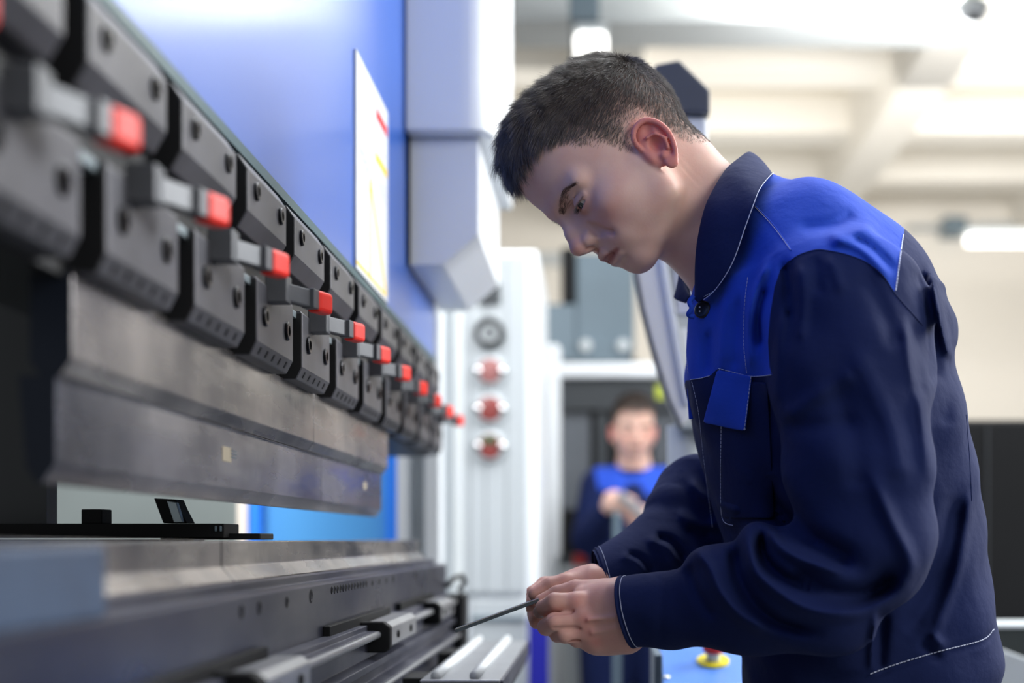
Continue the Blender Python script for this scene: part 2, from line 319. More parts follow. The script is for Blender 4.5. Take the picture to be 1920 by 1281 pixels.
keep(MB().prism(xz([(1276, 612), (1290, 690), (1400, 690), (1400, 612)], Yp), Yp+0.02, Yp+0.035).build('key_field', M_white, bevel=0.001), pn)
keep(MB().cyl((W(1290,0,Yp)[0], Yp+0.1, W(0,790,Yp)[2]), (W(1290,0,Yp)[0], Yp+0.1, 0.02), 0.03, 20).build('stand_tube', M_grey, smooth=True), pn)
keep(MB().lathe((W(1290,0,Yp)[0], Yp+0.1, 0), (0,0,1), [(0.18, 0), (0.18, 0.012), (0.05, 0.03)], 28).build('foot_plate', M_dgrey), pn)
keep(MB().prism(xz([(1262, 735), (1420, 740), (1420, 800), (1279, 800)], Yp), Yp+0.03, Yp+0.15).build('console_chin', M_grey, bevel=0.003), pn)

# ================================================================== blue control box with the emergency stop
M_bluebox = mat('light_blue_enamel', srgb(92, 142, 225), 0.3, noise=(4, 0.3, srgb(80, 130, 215)))
eb = empty('operator_box', (W(1315, 0, 2.05)[0], 2.08, 0)); tag(eb, 'light blue operator box with a yellow ringed stop button below his sleeve', 'control box')
A = W(1234, 1206, 2.15); B = W(1396, 1206, 2.15); A2 = W(1234, 1302, 1.98); zb = A2[2]-0.10
xr = B[0]+0.06
keep(MB().add([(A[0], A2[1], zb), (xr, A2[1], zb), (xr, A[1], zb), (A[0], A[1], zb), (A[0], A2[1], A2[2]), (xr, A2[1], A2[2]), (xr, A[1], A[2]), (A[0], A[1], A[2])],
   [(0,3,2,1),(4,5,6,7),(0,1,5,4),(1,2,6,5),(2,3,7,6),(3,0,4,7)]).build('box_body', M_bluebox, bevel=0.004), eb)
nrm = Vector((0, -(A[2]-A2[2]), (A[1]-A2[1]))).normalized()
def onbox(px, py):
    d = Vector(((px-VX)/FP, 1, (VY-py)/FP)); o = Vector((0, 0, CZ)); q = Vector(A); return o + d*((q-o).dot(nrm)/d.dot(nrm))
c = onbox(1337, 1241)
M_yel = mat('signal_yellow', srgb(232, 214, 30), 0.4, noise=(20, 0.2, srgb(220, 200, 20)))
M_red = mat('signal_red', srgb(224, 40, 34), 0.35, noise=(30, 0.25, srgb(205, 34, 30)))
keep(MB().lathe(c, nrm, [(0.024, 0), (0.024, 0.003), (0.012, 0.003)], 32).build('yellow_ring', M_yel), eb)
keep(MB().lathe(c, nrm, [(0.010, 0.003), (0.010, 0.016), (0.013, 0.017)], 24).build('button_stem', M_grey, smooth=False), eb)
keep(MB().lathe(c, nrm, [(0.010, 0.016), (0.0155, 0.018), (0.016, 0.026), (0.013, 0.030), (0.004, 0.032)], 28).build('stop_button', M_red, smooth=True), eb)
for q in ((1250, 1271), (1395, 1210)): keep(MB().lathe(onbox(*q), nrm, [(0.005, 0), (0.005, 0.002), (0.003, 0.003)], 16).build('screw', M_chrome, smooth=True), eb)
keep(MB().box(A[0]-0.012, A[0]-0.001, A2[1], A[1], zb, A[2]-0.004).build('side_plate', M_slate, bevel=0.002), eb)
keep(MB().box(A[0]+0.05, A[0]+0.11, A2[1]+0.05, A[1]-0.05, 0.02, zb).build('pedestal', M_slate, bevel=0.003), eb)
keep(MB().box(A[0]-0.02, A[0]+0.18, A2[1]-0.02, A[1]+0.02, 0, 0.02).build('foot_plate', M_dgrey), eb)
# ================================================================== the press brake
M_ram = mat('ram_blue_paint', srgb(30, 88, 180), 0.34, noise=(2, 0.3, srgb(26, 80, 170)), bump=(900, 0.10, 0.0005), coat=0.35)
M_clamp = mat('blackened_clamp_steel', srgb(84, 84, 90), 0.42, 0.35, noise=(14, 0.6, srgb(60, 60, 64)), bump=(600, 0.05, 0.0003))
M_clampd = mat('black_oxide', srgb(18, 19, 21), 0.5, 0.2, noise=(30, 0.4, srgb(26, 26, 28)))
M_screw = mat('screw_steel', srgb(40, 40, 43), 0.3, 0.8, noise=(80, 0.5, srgb(24, 24, 26)))
M_lever = mat('lever_grey', srgb(92, 94, 98), 0.45, 0.3, noise=(30, 0.4, srgb(70, 72, 76)))
M_tip = mat('red_lever_grip', srgb(236, 44, 30), 0.45, spec=0.3, noise=(40, 0.3, srgb(222, 48, 38)))
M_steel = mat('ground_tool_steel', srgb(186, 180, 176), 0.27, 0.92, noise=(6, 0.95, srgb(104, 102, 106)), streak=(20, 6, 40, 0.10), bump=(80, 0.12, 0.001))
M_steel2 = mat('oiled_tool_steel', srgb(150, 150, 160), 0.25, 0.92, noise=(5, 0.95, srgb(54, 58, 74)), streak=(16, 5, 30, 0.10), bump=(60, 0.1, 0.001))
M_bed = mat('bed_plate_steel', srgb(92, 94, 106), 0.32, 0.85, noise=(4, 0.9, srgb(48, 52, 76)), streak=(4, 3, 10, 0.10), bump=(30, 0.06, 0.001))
M_alu = mat('aluminium', srgb(176, 178, 182), 0.35, 0.85, noise=(12, 0.5, srgb(150, 152, 158)))
M_alud = mat('weathered_aluminium', srgb(96, 98, 110), 0.4, 0.7, noise=(12, 0.8, srgb(60, 62, 80)))
M_teal = mat('teal_edge_paint', srgb(40, 76, 86), 0.4, noise=(8, 0.4, srgb(60, 84, 80)))
M_light = mat('light_bracket_steel', srgb(170, 184, 190), 0.3, 0.6, noise=(40, 0.4, srgb(140, 150, 156)))
pb = empty('press_brake', (-0.55, 1.2, 0)); tag(pb, 'large blue and white press brake filling the left side with clamps along its ram', 'press brake')
def kp(o): return keep(o, pb)
z = lambda h: CZ + h
# ram panel and edge
kp(MB().box(-0.345, -0.325, -0.6, 2.845, z(0.362), z(1.9)).build('ram_panel', M_ram, bevel=0.001))
kp(MB().box(-0.344, -0.3235, -0.6, 2.846, z(0.351), z(0.3615)).build('ram_edge', M_teal))
kp(MB().box(-0.42, -0.334, -0.4, 2.83, z(0.165), z(0.351)).build('clamp_rail', M_clampd))
kp(MB().box(-0.70, -0.346, -0.6, 2.84, z(0.36), z(1.9)).build('ram_body', M_dgrey))
kp(MB().box(-0.3255, -0.3205, 2.425, 2.44, z(0.47), z(1.9)).build('cover_gap', M_black))

# upper clamp blocks
def hexscrew(b, x, y, zz, r=0.0085):
    b.lathe((x, y, zz), (1, 0, 0), [(r, -0.002), (r, 0.0025), (r*0.86, 0.0035), (r*0.55, 0.0035), (r*0.5, 0.0)], 20)
def upper_block():
    b = MB(); w_ = 0.156
    b.prism([(-0.335, 0.277), (-0.319, 0.277), (-0.310, 0.2925), (-0.310, 0.330), (-0.319, 0.343), (-0.335, 0.343)], 0, w_)
    o = b.build('upper_clamp', M_clamp, bevel=0.0012)
    # dark side cheek
    MB().prism([(-0.334, 0.278), (-0.3196, 0.278), (-0.3112, 0.2925), (-0.3112, 0.329), (-0.3196, 0.3415), (-0.334, 0.3415)], -0.0012, 0.001).build('side_cheek', M_clampd, o)
    for yy in (0.030, w_-0.028):
        s = MB(); hexscrew(s, -0.3105, yy, 0.316); s.build('screw', M_screw, o)
    return o
proto = upper_block()
for i, k in enumerate(range(-3, 9)):
    o = proto if i == 0 else dup(proto)
    o.parent = pb; o.location = (0.55, 1.065 + 0.197*k - 1.2, CZ)
def lower_clamp():
    b = MB(); w_ = 0.152
    b.prism([(-0.335, 0.1685), (-0.3165, 0.1685), (-0.310, 0.1815), (-0.310, 0.238), (-0.3125, 0.2405), (-0.335, 0.2405)], 0, w_)
    o = b.build('lower_clamp', M_clamp, bevel=0.0012)
    MB().prism([(-0.334, 0.1695), (-0.317, 0.1695), (-0.3112, 0.1815), (-0.3112, 0.2375), (-0.334, 0.2375)], -0.0012, 0.001).build('side_cheek', M_clampd, o)
    for yy in (0.028, w_-0.030):
        s = MB(); hexscrew(s, -0.3105, yy, 0.208, 0.0095); s.build('screw', M_screw, o)
    for j in range(5):                       # short slots cut along the chamfer
        yy = 0.022 + j*0.027
        d = Vector((-0.0065, 0, -0.013)).normalized(); n = Vector((0.013, 0, -0.0065)).normalized()
        c_ = Vector((-0.3132, yy, 0.1752)); h = d*0.0034; t = Vector((0, 0.0022, 0))
        q = [c_-h-t-n*0.001, c_-h+t-n*0.001, c_+h+t-n*0.001, c_+h-t-n*0.001]; q2 = [p+n*0.0017 for p in q]
        MB().add(q+q2, [(0,3,2,1),(4,5,6,7),(0,1,5,4),(1,2,6,5),(2,3,7,6),(3,0,4,7)]).build('slot', M_clampd, o)
    # spacer plate that bridges the gap to the next clamp
    MB().box(-0.3345, -0.316, w_+0.003, w_+0.046, 0.232, 0.2395).build('spacer_plate', M_light, o, bevel=0.0008)
    # lever: pivot block, arm swung out, red grip
    lv = MB().box(-0.3125, -0.292, 0.040, 0.062, 0.224, 0.2495).build('lever_pivot', M_lever, o, bevel=0.0012)
    def slanted(p, q, hw, z0, z1):
        p = Vector(p); q = Vector(q); t = (q-p).normalized(); n = Vector((t.y, -t.x, 0))*hw
        v = [(*(p-n).xy, z0), (*(p+n).xy, z0), (*(q+n).xy, z0), (*(q-n).xy, z0), (*(p-n).xy, z1), (*(p+n).xy, z1), (*(q+n).xy, z1), (*(q-n).xy, z1)]
        return MB().add(v, [(0,3,2,1),(4,5,6,7),(0,1,5,4),(1,2,6,5),(2,3,7,6),(3,0,4,7)])
    slanted((-0.300, 0.050, 0), (-0.2795, 0.098, 0), 0.0052, 0.2265, 0.2435).build('lever_arm', M_lever, o, bevel=0.0012)
    slanted((-0.2815, 0.086, 0), (-0.279, 0.099, 0), 0.0065, 0.2255, 0.2445).build('lever_collar', M_lever, o, bevel=0.001)
    slanted((-0.2790, 0.098, 0), (-0.2700, 0.124, 0), 0.0078, 0.2235, 0.2450).build('lever_grip', M_tip, o, bevel=0.0042, seg=3)
    MB().cyl((-0.302, 0.078, 0.236), (-0.325, 0.110, 0.233), 0.0022, 8).build('spring_pin', M_chrome, o)
    return o
proto = lower_clamp()
for i, k in enumerate(range(-2, 10)):
    o = proto if i == 0 else dup(proto)
    o.parent = pb; o.location = (0.55, 0.900 + 0.1985*k - 1.2, CZ)

# housings at the far end of the ram
def rounded(prof, idx, r, n=5):
    out = []
    for i, p in enumerate(prof):
        if i not in idx: out.append(p); continue
        p = Vector(p); a = (Vector(prof[i-1])-p).normalized(); b = (Vector(prof[(i+1) % len(prof)])-p).normalized()
        s = p+a*r; e = p+b*r
        for t in np.linspace(0, 1, n): out.append(tuple((1-t)**2*s + 2*t*(1-t)*p + t*t*e))
    return out
def plan_prism(mb, plan, z0, z1):      # (x,y) outline extruded in z
    n = len(plan); a = sum(plan[i][0]*plan[(i+1)%n][1]-plan[(i+1)%n][0]*plan[i][1] for i in range(n))
    if a < 0: plan = plan[::-1]
    v = [(x, y, z0) for x, y in plan] + [(x, y, z1) for x, y in plan]
    return mb.add(v, [tuple(range(n-1, -1, -1)), tuple(range(n, 2*n))] + [(i, (i+1)%n, n+(i+1)%n, n+i) for i in range(n)])
kp(plan_prism(MB(), rounded([(-0.3235, 2.395), (-0.178, 2.395), (-0.178, 2.98), (-0.3235, 2.98)], (1,), 0.05, 8), z(0.690), z(1.9)).build('upper_housing', M_white, bevel=0.004, seg=3))
kp(MB().prism([(-0.3238, z(0.470)), (-0.2652, z(0.470)), (-0.203, z(0.523)), (-0.203, z(0.688)), (-0.3238, z(0.688))], 2.44, 2.93).build('lower_housing', M_white, bevel=0.003))
kp(MB().box(-0.1755, -0.1745, 2.56, 2.575, z(0.80), z(1.9)).build('cover_seam', M_slate))
# side frame down to the floor
kp(MB().box(-0.4443, -0.417, 3.15, 3.3, 0, z(0.60)).build('side_frame', M_white, bevel=0.004))
kp(MB().box(-0.417, -0.374, 3.19, 3.3, 0, z(0.60)).build('side_recess', M_grey, bevel=0.003))
kp(MB().box(-0.380, -0.345, 3.12, 3.4, 0, z(0.62)).build('side_frame', M_white, bevel=0.004))
kp(MB().box(-0.345, -0.32, 3.2, 3.4, 0, z(0.62)).build('side_trim', M_grey, bevel=0.003))

# rear of the machine seen through the throat
kp(MB().box(-0.777, -0.473, 3.2, 3.24, 0.2, z(0.35)).build('rear_azure_panel', mat('rear_azure_enamel', srgb(84, 156, 216), 0.4, noise=(1.5, 0.4, srgb(74, 146, 208))), bevel=0.002))
kp(MB().box(-0.474, -0.446, 3.18, 3.24, 0.2, z(0.35)).build('rear_azure_post', M_azure2, bevel=0.002))
kp(MB().box(-0.778, -0.752, 3.17, 3.2, 0.2, z(0.35)).build('rear_azure_post', M_azure2, bevel=0.002))
kp(MB().box(-0.800, -0.779, 3.16, 3.22, 0.2, z(0.35)).build('rear_white_edge', mat('warm_white_enamel', srgb(244, 232, 218), 0.5, noise=(4, 0.3, srgb(236, 220, 200))), bevel=0.002))
kp(MB().box(-2.2, -0.800, 3.20, 3.24, 0.2, z(0.9)).build('rear_grey_panel', mat('grey_green_enamel', srgb(120, 128, 126), 0.5, noise=(2, 0.5, srgb(98, 104, 104))), bevel=0.002))
kp(MB().box(-1.6, -0.60, 1.55, 1.58, z(0.012), z(1.2)).build('inner_shade_panel', M_dgrey))  # dark sheet added for the shade behind the punch

# ---- bed
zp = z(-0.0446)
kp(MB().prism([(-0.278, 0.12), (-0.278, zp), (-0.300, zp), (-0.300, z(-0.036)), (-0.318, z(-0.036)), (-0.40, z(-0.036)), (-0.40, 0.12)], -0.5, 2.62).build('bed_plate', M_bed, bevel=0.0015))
kp(MB().box(-0.55, -0.401, -0.5, 2.62, 0.12, z(-0.04)).build('bed_core', M_dgrey))
kp(MB().box(-0.60, -0.26, -0.5, 2.7, 0.0, 0.12).build('bed_foot', M_dgrey))
# tapped holes along the plate
def bedhole(px, py, r=0.0035):
    Y = 0.278*FP/(VX-px); p = W(px, py, Y)
    kp(MB().lathe((-0.2784, Y, p[2]), (1, 0, 0), [(r*1.25, 0), (r*1.25, 0.0009), (r*0.8, 0.0012), (r*0.7, 0.0002)], 14).build('plate_screw', M_clampd))
for t in range(13):
    bedhole(622 + t*5.4, 1107 - t*1.03, 0.0034)
for q in ((453, 1147, .0045), (486, 1140, .0045), (538, 1129, .004), (583, 1118, .0055), (698, 1094, .003), (711, 1091, .003), (724, 1089, .0035), (737, 1086, .0045), (778, 1078, .005), (811, 1071, .004)): bedhole(*q)

# bending tools
M_toolshade = mat('tool_end_shade', srgb(14, 24, 40), 0.45, 0.3, noise=(12, 0.4, srgb(10, 18, 32)))  # steel tool ends coloured blue-black to stand for their shade
def tool(name, label, cat, prof, y0, y1, m, grp=None):
    r = empty(name, (prof[0][0], y0, z(prof[0][1]))); tag(r, label, cat, grp)
    keep(MB().prism([(x, z(h)) for x, h in prof], y0+0.0015, y1-0.0004).build('tool_body', m, bevel=0.0009), r)
    keep(MB().prism([(x-0.0004*(1 if x > -0.36 else -1), z(h)) for x, h in prof], y0, y0+0.0016).build('end_face', M_toolshade, label='steel end face with its shade painted in blue-black'), r)
    return r
hold = [(-0.330, 0.170), (-0.330, 0.1134), (-0.3375, 0.1033), (-0.350, 0.1033), (-0.356, 0.112), (-0.356, 0.170)]
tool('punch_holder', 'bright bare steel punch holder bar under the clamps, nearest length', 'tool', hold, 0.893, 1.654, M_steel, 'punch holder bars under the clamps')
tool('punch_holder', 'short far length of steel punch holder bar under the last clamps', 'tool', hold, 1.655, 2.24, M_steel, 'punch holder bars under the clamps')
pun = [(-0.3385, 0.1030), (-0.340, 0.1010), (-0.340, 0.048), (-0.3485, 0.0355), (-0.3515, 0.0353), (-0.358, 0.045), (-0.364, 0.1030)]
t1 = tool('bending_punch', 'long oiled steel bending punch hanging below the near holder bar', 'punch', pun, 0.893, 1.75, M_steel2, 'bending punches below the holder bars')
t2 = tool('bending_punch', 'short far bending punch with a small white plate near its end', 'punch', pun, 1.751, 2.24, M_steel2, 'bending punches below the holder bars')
M_lab = mat('beige_label', srgb(196, 184, 160), 0.5, noise=(60, 0.3, srgb(180, 168, 146)))
def plate(t, px, py, w_, h_, m, nm):
    Y = 0.340*FP/(VX-px); zz = W(px, py, Y)[2]
    keep(MB().box(-0.3402, -0.3395, Y-w_/2, Y+w_/2, zz-h_/2, zz+h_/2).build(nm, m), t)
plate(t1, 425, 852, 0.030, 0.0135, M_lab, 'label_plate')
for k_ in range(3): plate(t1, 437, 846+6*k_, 0.024, 0.0012, M_slate, 'etched_line')
plate(t2, 684, 911, 0.022, 0.011, M_lab, 'label_plate')
die = [(-0.320, -0.0012), (-0.320, -0.023), (-0.309, -0.0355), (-0.392, -0.0355), (-0.380, -0.023), (-0.380, -0.0012), (-0.357, -0.0012), (-0.350, -0.009), (-0.343, -0.0012)]
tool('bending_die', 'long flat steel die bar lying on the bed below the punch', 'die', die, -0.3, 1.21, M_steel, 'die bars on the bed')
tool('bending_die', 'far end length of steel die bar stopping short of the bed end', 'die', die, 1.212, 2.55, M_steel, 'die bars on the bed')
# grey blue block clamped on the near end
gb = tag(MB().box(-0.3075, -0.2785, 0.52, 0.808, zp, z(-0.003)).build('clamping_block', mat('blue_grey_block', srgb(62, 78, 102), 0.45, 0.1, noise=(8, 0.8, srgb(42, 50, 66))), bevel=0.003), 'blurred blue-grey block clamped on the near end of the bed', 'block')
# back gauge fingers
bgf = empty('back_gauge', (-0.60, 1.6, z(0))); tag(bgf, 'black back gauge bar with upright stop lying behind the die', 'back gauge')
def kg(nm, x0, x1, y0, y1, Y, Y2, m=M_black, bev=0.001):
    return keep(MB().box(*bx(x0, x1, y0, y1, Y, Y2)).build(nm, m, bevel=bev), bgf)
kg('gauge_bar', -150, 420, 982, 1009, 1.44, 1.50)
kg('lower_bar', 300, 488, 1000.5, 1012, 1.46, 1.52)
kg('stop_block', 152, 191, 955, 983, 1.45, 1.48)
for xx in (402, 411): kg('slot', xx, xx+4, 986, 997, 1.438, 1.445, M_slate)
a = xz([(305, 936), (322, 982), (366, 982), (352, 955), (345, 938)], 1.5); keep(MB().prism(a, 1.47, 1.50).build('slanted_finger', M_black, bevel=0.001), bgf)
a = xz([(333, 941), (346, 981), (362, 981), (350, 944)], 1.5); keep(MB().prism(a, 1.462, 1.471).build('finger_highlight', M_light, bevel=0.0006), bgf)  # pale plate that paints the highlight on the black finger
kg('carriage', -200, 300, 1012, 1080, 1.40, 1.56, M_dgrey)

# front guide rail with carriages
rl = empty('guide_rail', (-0.25, 1.5, z(-0.16))); tag(rl, 'aluminium guide rail fixed along the front of the bed', 'rail')
prof = [(-0.278, -0.098), (-0.262, -0.098), (-0.262, -0.104), (-0.252, -0.104), (-0.252, -0.112), (-0.262, -0.116), (-0.262, -0.135), (-0.250, -0.138), (-0.250, -0.146), (-0.258, -0.149), (-0.258, -0.160), (-0.244, -0.163), (-0.244, -0.172), (-0.254, -0.176), (-0.254, -0.20), (-0.278, -0.20)]
keep(MB().prism([(x, z(h)) for x, h in prof], -0.4, 2.55).build('rail_profile', M_alud, bevel=0.0008), rl)
keep(MB().cyl((-0.250, -0.4, z(-0.1085)), (-0.250, 2.5, z(-0.1085)), 0.0042, 14).build('bright_rod', M_alu, smooth=True), rl)
keep(MB().cyl((-0.243, -0.4, z(-0.1675)), (-0.243, 2.5, z(-0.1675)), 0.0035, 12).build('bright_rod', M_alu, smooth=True), rl)
keep(MB().box(-0.278, -0.250, -0.4, 2.5, z(-0.222), z(-0.206)).build('lower_rib', M_alud, bevel=0.0008), rl)
keep(MB().box(-0.278, -0.244, -0.4, 2.5, z(-0.244), z(-0.228)).build('lower_rib', M_alud, bevel=0.0008), rl)
keep(MB().box(-0.2775, -0.236, 2.50, 2.60, z(-0.26), z(-0.098)).build('rail_end_block', M_black, bevel=0.003), rl)
def carriage(y0, y1, label):
    r = empty('slide_carriage', (-0.25, y0, z(-0.11))); tag(r, label, 'carriage', 'slide carriages on the guide rail')
    keep(MB().prism([(-0.270, z(-0.094)), (-0.244, z(-0.094)), (-0.236, z(-0.100)), (-0.236, z(-0.124)), (-0.242, z(-0.129)), (-0.270, z(-0.129))], y0, y0+0.018).build('end_cap', M_black, bevel=0.002), r)
    keep(MB().prism([(-0.268, z(-0.096)), (-0.245, z(-0.096)), (-0.238, z(-0.1015)), (-0.238, z(-0.1225)), (-0.244, z(-0.127)), (-0.268, z(-0.127))], y0+0.018, y1).build('carriage_block', M_alu, bevel=0.001), r)
    for t in (0.25, 0.75):
        yy = y0+0.018+(y1-y0-0.018)*t
        keep(MB().lathe((-0.2375, yy, z(-0.112)), (1, 0, 0), [(0.0045, -0.001), (0.0045, 0.0015), (0.003, 0.002)], 14).build('screw', M_clampd), r)
    keep(MB().box(-0.278, -0.2705, y0-0.18, y1-0.01, z(-0.100), z(-0.088)).build('slot_cover', M_black, bevel=0.001), r)
carriage(1.62, 1.87, 'black capped slide carriage in the middle of the guide rail')
carriage(2.14, 2.36, 'farthest slide carriage near the end of the guide rail')
carriage(1.00, 1.18, 'nearest slide carriage low on the guide rail at the bottom edge')

# sheet support arm in front
sa = empty('support_arm', (-0.15, 1.9, z(-0.16))); tag(sa, 'silver sheet support arm with two raised white bars in front of the bed', 'support arm')
zs = z(-0.162)
keep(MB().box(-0.205, -0.112, 1.64, 2.28, zs-0.004, zs).build('top_plate', M_alu, bevel=0.0015), sa)
keep(MB().box(-0.205, -0.112, 1.65, 2.27, zs-0.032, zs-0.004).build('arm_body', M_clampd, bevel=0.002), sa)
M_bar = mat('white_nylon', srgb(226, 230, 232), 0.35, noise=(20, 0.2, srgb(212, 216, 220)))
for xx in (-0.188, -0.143):
    keep(MB().cyl((xx, 1.655, zs+0.0035), (xx, 2.27, zs+0.0035), 0.006, 14).build('slide_bar', M_bar, smooth=True), sa)
keep(MB().box(-0.115, -0.109, 1.645, 2.275, zs-0.022, zs-0.001).build('side_rail', M_alud, bevel=0.001), sa)
keep(MB().box(-0.236, -0.205, 1.72, 1.80, zs-0.03, zs-0.005).build('mount_bracket', M_clampd, bevel=0.002), sa)
keep(MB().box(-0.236, -0.205, 2.10, 2.18, zs-0.03, zs-0.005).build('mount_bracket', M_clampd, bevel=0.002), sa)
# cable loop at the end of the bed
cb_ = [W(838, 1100, 2.6), W(850, 1085, 2.62), W(866, 1080, 2.65), W(872, 1090, 2.66), W(862, 1104, 2.66), W(868, 1122, 2.64), W(862, 1140, 2.62)]
tag(MB().tube(cb_, 0.005, 8).build('cable', M_clampd, smooth=True), 'short dark cable looping from the end of the bed', 'cable')
# poster on the ram
ps = empty('bending_chart', (-0.3245, 2.04, z(0.36))); tag(ps, 'white bending chart sheet with red and yellow marks fixed on the blue ram', 'poster')
M_paper = mat('white_paper', srgb(200, 202, 205), 0.8, spec=0.1, noise=(12, 0.2, srgb(192, 194, 198)))
M_ink = mat('faint_grey_ink', srgb(160, 163, 170), 0.8, spec=0.1, noise=(90, 0.8, srgb(205, 206, 210)))
M_yl = mat('yellow_ink', srgb(236, 192, 40), 0.8, spec=0.1, noise=(30, 0.3, srgb(235, 205, 80)))
M_rd = mat('red_ink', srgb(205, 50, 56), 0.8, spec=0.1, noise=(30, 0.3, srgb(200, 60, 60)))
y0, y1, zz0, zz1 = 1.898, 2.182, z(0.3625), z(0.655); xf = -0.3215
keep(MB().box(-0.3248, xf, y0, y1, zz0, zz1).build('sheet', M_paper), ps)
def pr(nm, ya, yb, za, zb, m): keep(MB().box(xf, xf+0.0003, y0+(y1-y0)*ya, y0+(y1-y0)*yb, zz0+(zz1-zz0)*za, zz0+(zz1-zz0)*zb).build(nm, m), ps)
pr('red_bar', 0.60, 0.97, 0.86, 0.91, M_rd); pr('yellow_bar', 0.58, 0.97, 0.645, 0.685, M_yl)
for j in range(9): pr('print_line', 0.10, 0.50 if j % 3 else 0.9, 0.80-0.022*j, 0.804-0.022*j, M_ink)
for j in range(5): pr('print_line', 0.08, 0.94, 0.58-0.02*j, 0.582-0.02*j, M_ink)
def line(p, q, wd, m):
    a = Vector((y0+(y1-y0)*p[0], zz0+(zz1-zz0)*p[1])); b = Vector((y0+(y1-y0)*q[0], zz0+(zz1-zz0)*q[1])); t = (b-a).normalized(); n = Vector((-t.y, t.x))*wd/2
    v = [(xf+0.0004, *(a-n)), (xf+0.0004, *(b-n)), (xf+0.0004, *(b+n)), (xf+0.0004, *(a+n))]
    v += [(xf, *p_[1:]) for p_ in v]
    keep(MB().add(v, [(0,1,2,3), (7,6,5,4), (0,4,5,1), (1,5,6,2), (2,6,7,3), (3,7,4,0)]).build('drawn_line', m), ps)
line((0.40, 0.02), (0.40, 0.50), 0.0075, M_yl); line((0.40, 0.50), (0.93, 0.04), 0.010, M_yl); line((0.06, 0.60), (0.36, 0.52), 0.003, M_ink)
line((0.0, 0.03), (0.94, 0.03), 0.004, M_yl)
